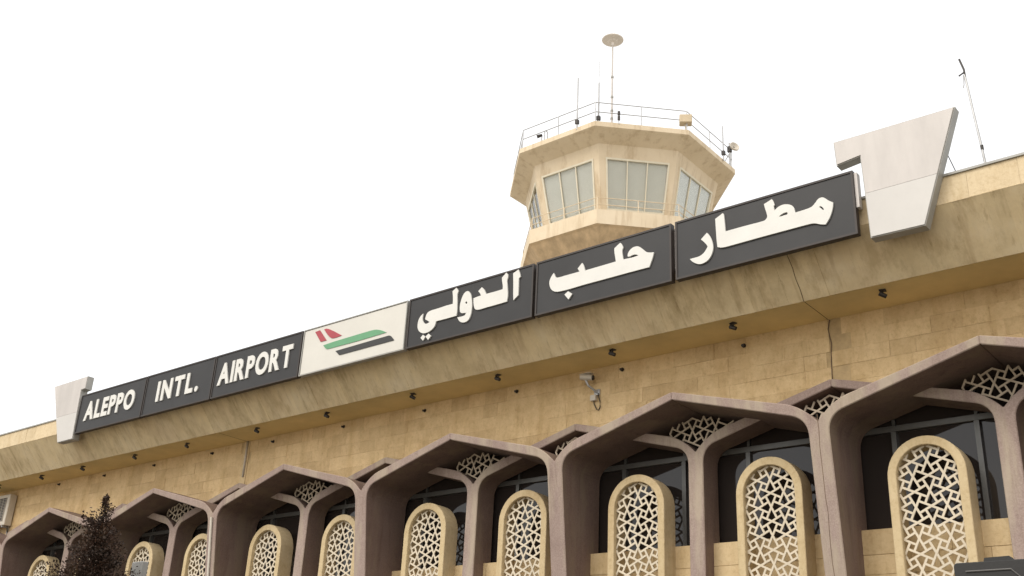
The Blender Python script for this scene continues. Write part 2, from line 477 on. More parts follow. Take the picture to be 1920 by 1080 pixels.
for a, b in sorted(strips, key=lambda s: abs(s[0] + 6)):
    d = random.uniform(0.0, 0.004) + (0.004 if random.random() < .15 else 0)
    lo = Vector((0, 2.967 * S, ZS)); hi = Vector((0, 2.8396 * S, Z(1.498)))
    q = []
    j = 0
    g0 = 0.0015 if any(a - 0.02 < t < b + 0.02 for t in big) else random.choice((0.0002,) * 9 + (0.0012,))
    for P, k in ((lo, 0), (hi, j)):
        for xx in (a + g0 + k, b - g0 + k):
            q.append(Vector((xx, P.y, P.z)) + nrm * d)
    v = [q[0], q[1], q[3], q[2]]
    v2 = [p - nrm * 0.045 for p in v]
    m_ = MB() if cnt < 180 else mbr
    m_.add(v + v2, [(0, 1, 2, 3), (7, 6, 5, 4), (0, 4, 5, 1), (1, 5, 6, 2), (2, 6, 7, 3), (3, 7, 4, 0)], random.random() * .99 + .005)
    if cnt < 180: m_.build('board_strip', M_CONC, re)
    cnt += 1
if mbr.v:
    o = mbr.build('board_strip', M_CONC, re); o['kind'] = 'stuff'

sc_ = MB(); lo = Vector((0, 2.967 * S, ZS)); hi = Vector((0, 2.8396 * S, Z(1.498)))
offs = [0.0, .012, .004, .016, .008, 0]
for i in range(5):
    P0, P1 = lo.lerp(hi, i / 5) + nrm * .0095, lo.lerp(hi, (i + 1) / 5) + nrm * .0095
    xa_, xb_ = JX[0] + offs[i], JX[0] + offs[i + 1]
    sc_.add([Vector((xa_ - .0025, P0.y, P0.z)), Vector((xa_ + .0025, P0.y, P0.z)), Vector((xb_ + .0025, P1.y, P1.z)), Vector((xb_ - .0025, P1.y, P1.z)),
             Vector((xa_ - .0025, P0.y + .02, P0.z)), Vector((xa_ + .0025, P0.y + .02, P0.z)), Vector((xb_ + .0025, P1.y + .02, P1.z)), Vector((xb_ - .0025, P1.y + .02, P1.z))],
            [(0, 1, 2, 3), (7, 6, 5, 4), (0, 4, 5, 1), (1, 5, 6, 2), (2, 6, 7, 3), (3, 7, 4, 0)])
sc_.build('crack', M_CRACK, re)
# --- parapet with facing slabs and a thin coping
pa = MB().box((XL, 2.8396 * S + 0.02, Z(1.498) + 0.0), (XR, 2.8396 * S + 0.25, Z(1.5845) - 0.02))
par = pa.build('parapet', M_MORTAR, B); WL[par] = WL[B]
x = XL
while x < XR:
    w = random.uniform(0.42, 0.66); b = min(x + w, XR)
    d = random.uniform(-0.003, 0.003)
    MB().box((x + .0012, 2.8396 * S + d, Z(1.498) - 0.01), (b - .0012, 2.8396 * S + 0.03, Z(1.5845) - 0.022), random.random() * .99 + .005).build('facing_slab', M_FACING, par)
    x = b
MB().box((XL, 2.8396 * S - 0.025, Z(1.5845) - 0.02), (XR, 2.8396 * S + 0.28, Z(1.5845) + 0.012)).build('coping', M_GREY_EDGE, par)

# --- glazing behind the arcade
gz = MB().box((XL, YG + 0.05, 0.13), (XR, YG + 0.4, ZS))
gz.build('inner_wall', mat_plain('dark_interior', (0.03, 0.012, 0.011), 0.9, 0, 0.2, 2, 0), B)
win = MB().box((XL, YG - 0.05, Z(0.980)), (XR, YG + 0.03, Z(0.9995))).build('window_wall', M_MULL, B, bevel=0.006)
WL[win] = WL[B]; win['label'] = 'dark glazed wall behind the arcade'
k = -36
xs = [(X0 - 0.108 + 0.25 * k_) * S for k_ in range(-31, 7)]
for a in xs:
    if a < XL or a > XR: continue
    MB().box((a - 0.035, YG - 0.06, Z(0.66)), (a + 0.035, YG + 0.02, Z(0.9795))).build('mullion', M_MULL, win)
    MB().box((a - 0.022, YG - 0.03, Z(1.0)), (a + 0.022, YG + 0.02, Z(1.16))).build('mullion', M_MULL, win)
for a, b in zip(xs, xs[1:]):
    if a < XL or b > XR: continue
    t1, t2 = random.uniform(-.012, .012), random.uniform(-.012, .012)
    for z0, z1, tt in ((Z(0.66), Z(0.979), t1), (Z(1.0005), Z(1.17), t2)):
        x0_, x1_ = a + .0355, b - .0355
        MB().add([(x0_, YG - tt, z0), (x1_, YG + tt, z0), (x1_, YG + tt, z1), (x0_, YG - tt, z1),
                  (x0_, YG + .02 - tt, z0), (x1_, YG + .02 + tt, z0), (x1_, YG + .02 + tt, z1), (x0_, YG + .02 - tt, z1)],
                 [(0, 1, 2, 3), (7, 6, 5, 4), (0, 4, 5, 1), (1, 5, 6, 2), (2, 6, 7, 3), (3, 7, 4, 0)]).build('pane', M_GLASS, win)

# --- low stone wall under the glazing
YS = 3.2 * S
sl = MB().box((XL, YS + 0.012, 0.13), (XR, YG - 0.03, Z(0.675) - 0.04))
sill = sl.build('sill_wall', M_MORTAR, B); WL[sill] = WL[B]
sill['label'] = 'low pale stone wall below the glazing'
zt = Z(0.675)
hs = [0.34, 0.26, 0.26, 0.26, 0.26, 0.26, 0.28]
zt_ = zt; lower = MB()
for ri, h in enumerate(hs):
    x = XL + random.uniform(0, .5)
    while x < XR:
        w = random.uniform(0.42, 0.72) * (1.3 if ri == 0 else 1); b = min(x + w, XR)
        bx_ = ((x + .004, YS + random.uniform(-.003, .003), zt_ - h + .004), (b - .004, (YG - 0.031) if ri == 0 else YS + .02, zt_ - .004))
        if ri < 3 and x > -31 and x < -2.2: MB().box(*bx_, random.random() * .99 + .005).build('stone', M_SILL, sill)
        else: lower.box(*bx_, random.random() * .99 + .005)
        x = b
    zt_ -= h
o = lower.build('stone', M_SILL, sill); o['kind'] = 'stuff'

# --- arcade frames: two rows of columns that branch into sloping arms, offset by half a bay
def fillet(cx_, cz_, r, a0, a1, n=7):
    return [(cx_ + r * math.cos(a0 + (a1 - a0) * i / n), cz_ + r * math.sin(a0 + (a1 - a0) * i / n)) for i in range(n + 1)]
def frame_profile(xc, hw, zbot, gap=0.0):
    """outline of one column with two half arches, in metres (x, z)"""
    sl_ = 0.281
    inner = []                                    # right side, going up from the foot
    inner.append((hw, zbot)); inner.append((hw, 0.935))
    # rounded haunch from vertical into the slope
    p0, p1, p2 = (hw, 0.938), (hw + 0.003, 0.990), (hw + 0.058, 1.118 - sl_ * (0.5 - hw - 0.058))
    for i in range(1, 9):
        t = i / 8
        inner.append(((1 - t) ** 2 * p0[0] + 2 * t * (1 - t) * p1[0] + t * t * p2[0], (1 - t) ** 2 * p0[1] + 2 * t * (1 - t) * p1[1] + t * t * p2[1]))
    inner.append((0.5 - gap, 1.118 - sl_ * gap))
    outer = [(0.5 - gap, 1.1445 - 0.26 * gap), (0.12, 1.0465)]
    q0, q1, q2 = (0.12, 1.0465), (0.052, 1.0335), (0.0, 0.974)
    for i in range(1, 8):
        t = i / 7
        outer.append(((1 - t) ** 2 * q0[0] + 2 * t * (1 - t) * q1[0] + t * t * q2[0], (1 - t) ** 2 * q0[1] + 2 * t * (1 - t) * q1[1] + t * t * q2[1]))
    right = inner + outer
    left = [(-x_, z_) for x_, z_ in right[-2::-1]]
    return [((xc + x_) * S, Z(z_)) for x_, z_ in right + left]
def shade_sides(o):  # faces turned away from the front get the painted-shade copy
    o.data.materials.append(M_TERR_SHADE)
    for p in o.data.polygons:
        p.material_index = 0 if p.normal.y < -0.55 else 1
ARC = []
ZB = (0.13 - 1.6) / S
front0 = None
for k in range(K_MIN, K_MAX):
    xc = X0 - 0.5 - k
    if front0 is None:
        m_ = MB(); p = frame_profile(0, 0.033, ZB)
        m_.prism_xz(p, 0, 3.250 * S, yf=lambda zz_: (Y0 - LEAN * ((zz_ - 1.6) / S - ZT)) * S)
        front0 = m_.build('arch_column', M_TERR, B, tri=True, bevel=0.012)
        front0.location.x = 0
        shade_sides(front0); front0.location.x += xc * S
        ff = front0
    else:
        ff = front0.copy(); ff.parent = B; link(ff)
        ff.location.x = xc * S
    WL[ff] = Vector((xc * S, 0, 0))
    ARC.append((k, ff))
    if k == 0: ff['label'] = 'front arcade column with a thin crack running down its face'
    elif k == 3: ff['label'] = 'front arcade column with a pale conduit down its face'
    else: ff['label'] = 'column of the front row'
# note: mesh of the first one was built relative to B, so its location is the x shift only
rear0 = None
REAR = []
for k in range(K_MIN, K_MAX):
    xc = X0 - k
    if rear0 is None:
        m_ = MB(); p = frame_profile(0, 0.0285, ZB)
        yb = 3.244 * S
        m_.prism_xz(p, 0, yb, yf=lambda zz_: (Y0 + 0.132 - 0.065 * max(0, ((zz_ - 1.6) / S - ZT))) * S)
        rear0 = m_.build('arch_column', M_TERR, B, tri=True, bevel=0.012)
        shade_sides(rear0); rear0.location.x = xc * S; ff = rear0
    else:
        ff = rear0.copy(); ff.parent = B; link(ff); ff.location.x = xc * S
    ff['label'] = 'column of the rear row'
    REAR.append((k, ff))

# --- geometric lattice: small turned squares linked by straight bars
TH = R(26.2); PITCH = 0.0448 * S
ct, st = math.cos(TH), math.sin(TH)
def lattice_bars(nx, nz, ph=(0, 0)):
    """bar segments of the pattern round (0,0), in metres: from every cell centre to the far corner of each neighbouring square"""
    e = 0.5 * (ct - st)
    out = []
    for i in range(-nx, nx + 1):
        for j in range(-nz, nz + 1):
            c = (i + .5, j + .5)
            flat = (i + j) % 2 == 0
            for sx in (-1, 1):
                for sz in (-1, 1):
                    d = (sx * ct, sz * st) if flat else (sx * st, sz * ct)
                    gx, gz_ = sx * .5, sz * .5
                    L = gx * d[0] + gz_ * d[1] + e
                    out.append(((c[0] * PITCH, c[1] * PITCH), ((c[0] + d[0] * L) * PITCH, (c[1] + d[1] * L) * PITCH)))
    return out
def bar(mb, a, b, w, y0, y1, jit=0.0):
    dx, dz = b[0] - a[0], b[1] - a[1]; L = math.hypot(dx, dz)
    if L < 0.012: return
    nx_, nz_ = -dz / L * w / 2, dx / L * w / 2
    ex, ez = dx / L * w * .35, dz / L * w * .35
    P = [(a[0] - ex + nx_, a[1] - ez + nz_), (a[0] - ex - nx_, a[1] - ez - nz_), (b[0] + ex - nx_, b[1] + ez - nz_), (b[0] + ex + nx_, b[1] + ez + nz_)]
    y0 += jit
    mb.prism_xz(P, y0, y1 + jit)
def clip(a, b, inside, n=60):
    """longest run of the segment inside a region"""
    pts = [(a[0] + (b[0] - a[0]) * i / n, a[1] + (b[1] - a[1]) * i / n) for i in range(n + 1)]
    ok = [inside(*p) for p in pts]
    best = None; i = 0
    while i <= n:
        if ok[i]:
            j = i
            while j < n and ok[j + 1]: j += 1
            if best is None or j - i > best[1] - best[0]: best = (i, j)
            i = j + 1
        else: i += 1
    if not best or best[0] == best[1]: return None
    return pts[best[0]], pts[best[1]]

# --- arched screens
YF = (Y0 + 0.119) * S
RO, RI = 0.1145 * S, 0.0885 * S           # outer and inner radius
ZSP = Z(0.8055)                            # springing height
def arch_ring(r, zb, zs, n=20):
    return [(-r, zb)] + [(-r * math.cos(math.pi * i / n), zs + r * math.sin(math.pi * i / n)) for i in range(n + 1)] + [(r, zb)]
ZBOT, ZBI = Z(0.13), Z(0.17)
fr = MB()
n = 22
outp = arch_ring(RO, ZBOT, ZSP, n); inp = arch_ring(RI, ZBI, ZSP, n)
YB = YS + 0.012
for (P, yb_) in ((outp, YB), (inp, YB)): pass
vs = []; m2 = len(outp)
for P in (outp, inp):
    vs += [(x_, YF, z_) for x_, z_ in P]
for P in (outp, inp):
    vs += [(x_, YB, z_) for x_, z_ in P]
fs = []
for i in range(m2):
    j = (i + 1) % m2
    fs += [(i, m2 + i, m2 + j, j), (2 * m2 + i, 2 * m2 + j, 3 * m2 + j, 3 * m2 + i), (i, j, 2 * m2 + j, 2 * m2 + i), (m2 + i, 3 * m2 + i, 3 * m2 + j, m2 + j)]
fr.add(vs, fs)
lt = MB()
zc = ZSP - 0.0 * PITCH
def in_arch(x_, z_):
    if abs(x_) > RI - 0.004 or z_ < ZBI: return False
    return z_ <= ZSP or x_ * x_ + (z_ - ZSP) ** 2 < (RI - 0.004) ** 2
for q, (a, b) in enumerate(lattice_bars(4, 18)):
    a = (a[0] + .5 * PITCH, a[1] + ZSP + .5 * PITCH); b = (b[0] + .5 * PITCH, b[1] + ZSP + .5 * PITCH)
    c = clip(a, b, in_arch)
    if c: bar(lt, c[0], c[1], 0.029, YF + 0.07, YF + 0.086, (q % 5) * 0.0004)
screens = []
sc0 = None
for k in range(-1, 14):
    xs_ = X0 - 0.25 + 0.018 - 0.5 * k
    if sc0 is None:
        f0 = fr.build('arched_screen', M_SCREEN, B, bevel=0.008)
        l0 = lt.build('lattice', M_LATT, f0)
        # both meshes are stored relative to the building
        f0.location.x = xs_ * S
        sc0 = (f0, l0)
    else:
        f1 = sc0[0].copy(); f1.parent = B; link(f1); f1.location.x = xs_ * S
        l1 = sc0[1].copy(); l1.parent = f1; link(l1)
# --- lattice infill in the diamonds between the two rows
def diamond(front):
    lo = lambda x_: 1.000 + 0.26 * abs(x_) if abs(x_) > 0.05 else 0.99 + 0.4 * abs(x_)
    def ins(x_, z_):
        u, v = x_ / S, (z_ - 1.6) / S
        top = 1.113 - 0.281 * abs(u)
        lowz = 0.985 + 0.9 * abs(u) if abs(u) < 0.045 else 1.0255 + 0.262 * (abs(u) - 0.045)
        return lowz - 0.004 < v < top - 0.004 and abs(u) < 0.135
    return ins
dm = MB()
ins = diamond(True)
for q, (a, b) in enumerate(lattice_bars(9, 4)):
    a = (a[0] , a[1] + Z(1.035)); b = (b[0], b[1] + Z(1.035))
    c = clip(a, b, ins)
    if c:
        full = math.dist(c[0], c[1]) > 0.55 * math.dist(a, b)
        if full: bar(dm, c[0], c[1], 0.025, (Y0 + 0.155) * S, (Y0 + 0.155) * S + 0.02, (q % 5) * 0.0004)
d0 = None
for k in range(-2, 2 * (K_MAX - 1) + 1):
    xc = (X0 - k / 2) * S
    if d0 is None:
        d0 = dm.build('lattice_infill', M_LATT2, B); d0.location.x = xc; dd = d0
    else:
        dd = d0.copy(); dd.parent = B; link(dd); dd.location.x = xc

# crack and conduit on two front columns
def yfront(z_): return (Y0 - LEAN * ((z_ - 1.6) / S - ZT)) * S
col = dict(ARC)
cr = MB()
zs_ = [Z(0.995) - i * 0.22 for i in range(12)]
rx = [random.uniform(-.012, .012) - 0.001 * i * 2 for i in range(12)]
for i in range(11):
    x_, xb = JX[0] + rx[i], JX[0] + rx[i + 1]
    y_, yb_ = yfront(zs_[i]) - .003, yfront(zs_[i + 1]) - .003
    w = 0.0035
    cr.add([(x_ - w, y_, zs_[i]), (x_ + w, y_, zs_[i]), (xb + w, yb_, zs_[i + 1]), (xb - w, yb_, zs_[i + 1]),
            (x_ - w, y_ + .02, zs_[i]), (x_ + w, y_ + .02, zs_[i]), (xb + w, yb_ + .02, zs_[i + 1]), (xb - w, yb_ + .02, zs_[i + 1])],
           [(0, 3, 2, 1), (0, 4, 7, 3), (1, 2, 6, 5), (4, 5, 6, 7)])
WL[col[0]] = Vector((JX[0], 0, 0)) + WL[B]
WL[col[3]] = Vector((JX[1], 0, 0)) + WL[B]
cr.build('crack', M_CRACK, col[0])
cd = MB()
cd.tube([(JX[1] + .01, yfront(z_) - .025, z_) for z_ in (0.4, 2.5, Z(0.955))], 0.028, 8)
cd.build('conduit', M_WIREW, col[3], smooth=True)
tk = MB().tube([(JX[1] + .03, YW - .03, Z(1.175)), (JX[1] + .03, YW - .03, ZS - .005)], 0.022, 8)
tk.build('conduit', M_WIREW, B, smooth=True)
# plain rear part of the building
MB().box((XL, YG + 0.45, 0.0), (XR, 35.9, Z(1.497))).build('rear_block', M_WALL, B)

# outlines of the lettering on the signs, metres along and up the facade
D = {}
D['ra'] = [(-7.022, 8.669), (-6.923, 8.751), (-6.895, 8.721), (-6.853, 8.638), (-6.827, 8.544), (-6.827, 8.458), (-6.854, 8.38), (-6.907, 8.308), (-6.981, 8.277), (-7.054, 8.274), (-7.127, 8.31), (-7.185, 8.358), (-7.214, 8.401), (-7.125, 8.4), (-7.051, 8.402), (-6.991, 8.43), (-6.946, 8.475), (-6.915, 8.525), (-6.936, 8.566), (-6.971, 8.612)]
D['mta'] = [(-6.778, 8.936), (-6.652, 8.995), (-6.635, 8.976), (-6.628, 8.85), (-6.619, 8.689), (-6.321, 8.691), (-6.015, 8.683), (-5.98, 8.701), (-5.955, 8.729), (-5.962, 8.788), (-5.985, 8.879), (-5.999, 8.948), (-5.89, 8.987), (-5.873, 8.992), (-5.851, 8.946), (-5.837, 8.89), (-5.854, 8.881), (-5.845, 8.803), (-5.788, 8.843), (-5.72, 8.858), (-5.647, 8.846), (-5.582, 8.81), (-5.549, 8.758), (-5.537, 8.681), (-5.412, 8.683), (-5.294, 8.693), (-5.239, 8.743), (-5.196, 8.792), (-5.15, 8.803), (-5.107, 8.786), (-5.048, 8.72), (-4.988, 8.675), (-4.997, 8.603), (-5.025, 8.516), (-5.062, 8.445), (-5.117, 8.378), (-5.186, 8.397), (-5.26, 8.437), (-5.336, 8.449), (-5.651, 8.448), (-6.055, 8.448), (-6.472, 8.442), (-6.686, 8.442), (-6.757, 8.475), (-6.767, 8.6), (-6.773, 8.775)]
D['mta_h1'] = [(-5.784, 8.687), (-5.755, 8.711), (-5.701, 8.726), (-5.661, 8.725), (-5.646, 8.703), (-5.663, 8.684), (-5.703, 8.687), (-5.75, 8.681)]
D['mta_h2'] = [(-5.195, 8.668), (-5.166, 8.673), (-5.131, 8.635), (-5.123, 8.601), (-5.145, 8.608), (-5.168, 8.646)]
D['hlb'] = [(-9.727, 8.8), (-9.709, 8.76), (-9.69, 8.714), (-9.642, 8.691), (-9.443, 8.695), (-9.298, 8.694), (-9.213, 8.696), (-9.25, 8.758), (-9.165, 8.836), (-9.137, 8.794), (-9.117, 8.731), (-9.105, 8.687), (-8.859, 8.689), (-8.52, 8.695), (-8.534, 8.779), (-8.553, 8.887), (-8.548, 8.932), (-8.442, 8.996), (-8.417, 8.972), (-8.386, 8.9), (-8.408, 8.86), (-8.397, 8.766), (-8.382, 8.694), (-8.238, 8.685), (-8.153, 8.686), (-8.105, 8.692), (-8.153, 8.723), (-8.214, 8.73), (-8.262, 8.714), (-8.299, 8.72), (-8.305, 8.759), (-8.275, 8.814), (-8.214, 8.855), (-8.141, 8.858), (-8.081, 8.831), (-8.021, 8.77), (-7.973, 8.718), (-7.925, 8.691), (-7.831, 8.673), (-7.849, 8.601), (-7.879, 8.531), (-7.915, 8.446), (-8.057, 8.448), (-8.359, 8.448), (-8.729, 8.445), (-9.11, 8.446), (-9.369, 8.438), (-9.593, 8.439), (-9.687, 8.455), (-9.756, 8.5), (-9.799, 8.569), (-9.816, 8.656), (-9.792, 8.721), (-9.76, 8.767)]
D['hlb_dot'] = [(-9.498, 8.364), (-9.427, 8.406), (-9.346, 8.341), (-9.416, 8.261)]
D['alif'] = [(-10.587, 9.003), (-10.474, 9.048), (-10.444, 8.975), (-10.424, 8.905), (-10.461, 8.878), (-10.455, 8.719), (-10.455, 8.576), (-10.552, 8.506), (-10.564, 8.63), (-10.571, 8.818)]
D['ld'] = [(-10.829, 8.982), (-10.739, 9.055), (-10.702, 9.017), (-10.694, 8.964), (-10.718, 8.911), (-10.696, 8.776), (-10.678, 8.628), (-10.693, 8.516), (-10.884, 8.51), (-11.144, 8.51), (-11.32, 8.502), (-11.402, 8.534), (-11.436, 8.627), (-11.446, 8.747), (-11.34, 8.759), (-11.277, 8.759), (-11.309, 8.818), (-11.347, 8.856), (-11.271, 8.912), (-11.224, 8.872), (-11.183, 8.803), (-11.163, 8.762), (-10.988, 8.76), (-10.798, 8.764), (-10.798, 8.829), (-10.819, 8.907)]
D['waw'] = [(-11.748, 8.579), (-11.753, 8.698), (-11.722, 8.81), (-11.675, 8.896), (-11.605, 8.924), (-11.548, 8.896), (-11.506, 8.819), (-11.477, 8.695), (-11.468, 8.575), (-11.48, 8.461), (-11.522, 8.369), (-11.591, 8.337), (-11.682, 8.348), (-11.75, 8.396), (-11.793, 8.471), (-11.692, 8.461), (-11.621, 8.47), (-11.592, 8.515), (-11.679, 8.52), (-11.721, 8.54)]
D['waw_h'] = [(-11.635, 8.709), (-11.61, 8.731), (-11.579, 8.7), (-11.602, 8.673)]
D['ly'] = [(-11.951, 8.998), (-11.863, 9.045), (-11.831, 9.0), (-11.813, 8.966), (-11.838, 8.911), (-11.817, 8.742), (-11.809, 8.592), (-11.82, 8.506), (-12.044, 8.503), (-12.296, 8.505), (-12.316, 8.42), (-12.385, 8.36), (-12.496, 8.331), (-12.592, 8.336), (-12.683, 8.385), (-12.737, 8.464), (-12.745, 8.541), (-12.73, 8.628), (-12.688, 8.688), (-12.624, 8.724), (-12.636, 8.654), (-12.629, 8.592), (-12.584, 8.529), (-12.524, 8.501), (-12.45, 8.523), (-12.491, 8.555), (-12.567, 8.601), (-12.552, 8.681), (-12.492, 8.743), (-12.254, 8.743), (-12.068, 8.754), (-11.923, 8.751), (-11.927, 8.872)]
D['dot1'] = [(-12.641, 8.264), (-12.589, 8.313), (-12.527, 8.263), (-12.577, 8.199)]
D['dot2'] = [(-12.519, 8.262), (-12.455, 8.308), (-12.389, 8.25), (-12.454, 8.189)]
D['red1'] = [(-15.56, 8.984), (-15.424, 8.993), (-15.193, 8.737), (-15.363, 8.741)]
D['red2'] = [(-15.303, 8.986), (-15.193, 8.988), (-14.771, 8.754), (-14.9, 8.738), (-15.085, 8.746)]
D['green'] = [(-15.27, 8.649), (-14.988, 8.666), (-14.497, 8.674), (-13.941, 8.684), (-13.815, 8.673), (-13.686, 8.631), (-13.546, 8.561), (-13.845, 8.553), (-14.316, 8.543), (-14.803, 8.545), (-15.134, 8.544), (-15.179, 8.559)]
D['black'] = [(-14.896, 8.461), (-13.483, 8.485), (-13.42, 8.472), (-13.324, 8.366), (-13.361, 8.362), (-14.772, 8.354)]

# ================================================================== SIGNS
YP = 2.8396 * S                              # parapet face
YSG = 2.80 * S                               # sign face
def poly_area(p): return sum(p[i][0] * p[(i + 1) % len(p)][1] - p[(i + 1) % len(p)][0] * p[i][1] for i in range(len(p))) / 2
def smooth_poly(p, it=1):
    """round the outline a little where it bends gently, keep real corners"""
    for _ in range(it):
        o = []
        n = len(p)
        for i in range(n):
            a, b, c = Vector(p[i - 1]), Vector(p[i]), Vector(p[(i + 1) % n])
            u, v = (b - a), (c - b)
            ang = u.angle(v, 0)
            if ang < 0.85 and u.length < 0.6 and v.length < 0.6:
                o += [tuple(b - u * .25), tuple(b + v * .25)]
            else: o.append(tuple(b))
        p = o
    return p
def flat_letter(name, outline, holes, y, depth, m, parent):
    """flat cut-out letter with real holes: triangulated outline, thickened"""
    cu = bpy.data.curves.new('tmp', 'CURVE'); cu.dimensions = '2D'; cu.fill_mode = 'BOTH'
    cu.extrude = depth / 2
    for P in [smooth_poly(outline, 2)] + [smooth_poly(h) for h in holes]:
        sp = cu.splines.new('POLY'); sp.points.add(len(P) - 1)
        for q, (a, b) in zip(sp.points, P): q.co = (a, b, 0, 1)
        sp.use_cyclic_u = True
    t = bpy.data.objects.new('tmp', cu); link(t)
    dg = bpy.context.evaluated_depsgraph_get(); dg.update()
    me0 = bpy.data.meshes.new_from_object(t.evaluated_get(dg))
    mb = MB(); mb.add([(v.co.x, y - v.co.z, v.co.y) for v in me0.vertices], [tuple(p.vertices) for p in me0.polygons])
    bpy.data.objects.remove(t); bpy.data.meshes.remove(me0)
    return mb.build(name, m, parent, tri=True)
def text_letters(word, x0, x1, z0, z1, y, m, parent, gap=0.28, boldness=0.04):
    """bold condensed capitals fitted into a given width, one mesh per letter"""
    ms = []
    for ch in word:
        cu = bpy.data.curves.new('tmp', 'FONT'); cu.body = ch; cu.size = 1; cu.offset = boldness; cu.extrude = 0.012
        cu.resolution_u = 6
        t = bpy.data.objects.new('tmp', cu); link(t)
        dg = bpy.context.evaluated_depsgraph_get(); dg.update()
        me = bpy.data.meshes.new_from_object(t.evaluated_get(dg))
        vs = [v.co.copy() for v in me.vertices]; fs = [tuple(p.vertices) for p in me.polygons]
        bpy.data.objects.remove(t); bpy.data.meshes.remove(me)
        ms.append((vs, fs, min(v.x for v in vs), max(v.x for v in vs)))
    H = 0.73
    hcap = max(max(v.y for v in q[0]) for q in ms); lo = min(min(v.y for v in q[0]) for q in ms)
    g_ = gap * 0.35
    tot = sum(q[3] - q[2] for q in ms) + g_ * (len(ms) - 1)
    sx = (x1 - x0) / tot; sz = (z1 - z0) / (hcap - lo)
    x = x0
    for vs, fs, a, b in ms:
        mb = MB(); mb.add([(x + (v.x - a) * sx, y - v.z, z0 + (v.y - lo) * sz) for v in vs], fs)
        mb.build('letter', m, parent, tri=True)
        x += (b - a + g_) * sx
ZS0, ZS1 = 8.130, 9.084
def sign(x0, x1, label, cat, white=False, side_right=False):
    s = thing('sign_board', label, cat, ((x0 + x1) / 2, YP, ZS0), 'sign boards in a row along the roof edge')
    pm, tm = (M_WHITE, M_GREY_EDGE) if white else (M_PLATE, M_TRIM)
    MB().box((x0 + .03, YSG, ZS0 + .03), (x1 - .03, YSG + .03, ZS1 - .03)).build('panel', pm, s)
    fr = MB(); y0, y1 = YSG - 0.012, YSG + 0.09
    t = 0.03 if not white else 0.02
    fr.box((x0, y0, ZS0), (x1, y1, ZS0 + t)).box((x0, y0, ZS1 - t), (x1, y1, ZS1)).box((x0, y0, ZS0 + t), (x0 + t, y1, ZS1 - t)).box((x1 - t, y0, ZS0 + t), (x1, y1, ZS1 - t))
    fr.build('frame', tm, s)
    MB().box((x0 + t + .002, YSG + .031, ZS0 + t + .002), (x1 - t - .002, YSG + 0.085, ZS1 - t - .002)).build('back_panel', M_GREY_EDGE, s)
    # brackets back to the parapet
    for xx in (x0 + 0.25, x1 - 0.25):
        MB().box((xx - .03, y1, Z(1.52)), (xx + .03, YP - .002, Z(1.55))).build('bracket', M_DARK, s)
    return s
yl = YSG - 0.012
s1 = sign(-24.00, -21.27, 'charcoal board reading ALEPPO, at the left end of the sign row', 'sign')
text_letters('ALEPPO', -23.69, -21.62, 8.385, 8.862, yl, M_LETTER, s1)
s2 = sign(-21.235, -18.73, 'charcoal board reading INTL. between the ALEPPO and AIRPORT boards', 'sign')
text_letters('INTL.', -20.74, -19.20, 8.385, 8.862, yl, M_LETTER, s2, gap=0.45)
s3 = sign(-18.70, -15.93, 'charcoal board reading AIRPORT, left of the white emblem board', 'sign')
text_letters('AIRPORT', -18.52, -16.16, 8.375, 8.865, yl, M_LETTER, s3)
s4 = sign(-15.895, -13.06, 'white board with a green, black and red aircraft emblem', 'sign', white=True)
for nme, mm in (('red1', M_RED), ('red2', M_RED), ('green', M_GREEN), ('black', M_BLACK)):
    flat_letter('emblem_stripe' if nme in ('green', 'black') else 'emblem_fin', D[nme], [], YSG - .006, .008, mm, s4)
s5 = sign(-13.01, -10.16, 'charcoal board with a long Arabic word ending in two dots, right of the emblem board', 'sign')
for k_, h_ in (('alif', []), ('ld', []), ('waw', ['waw_h']), ('ly', []), ('dot1', []), ('dot2', [])):
    flat_letter('letter' if 'dot' not in k_ else 'letter_dot', D[k_], [D[h] for h in h_], yl, .024, M_LETTER, s5)
s6 = sign(-10.10, -7.535, 'charcoal board with an Arabic word over a single dot, in front of the control tower', 'sign')
for k_, h_ in (('hlb', []), ('hlb_dot', [])):
    flat_letter('letter' if 'dot' not in k_ else 'letter_dot', D[k_], [], yl, .024, M_LETTER, s6)
s7 = sign(-7.465, -4.69, 'charcoal board with an Arabic word, at the right end of the sign row', 'sign')
for k_, h_ in (('ra', []), ('mta', ['mta_h1', 'mta_h2'])):
    flat_letter('letter', D[k_], [D[h] for h in h_], yl, .024, M_LETTER, s7)
MB().box((-4.69 + .002, YSG + .02, ZS0 + .40), (-4.69 + .045, YSG + .12, ZS1 - .03)).build('side_plate', M_METAL_LIGHT, s7)
# thin posts standing behind the gaps between boards
for i, (xx, lab) in enumerate(((-7.50, 'light grey post behind the gap between the two right-hand Arabic boards'),
                 (-10.13, 'light grey post behind the gap left of the single-dot Arabic board'),
                 (-13.035, 'light grey post behind the gap right of the white emblem board'))):
    p = thing('sign_post', lab, 'post', (xx, YP, Z(1.52)), 'posts behind the sign row')
    MB().box((xx - .045, YSG + .10, Z(1.50)), (xx + .045, YSG + .16, ZS1 - .05)).build('upright', M_METAL_LIGHT, p)
    MB().box((xx - .12, YSG + .161, Z(1.56)), (xx + .12, YP - .003, Z(1.575))).build('bracket', M_DARK, p)

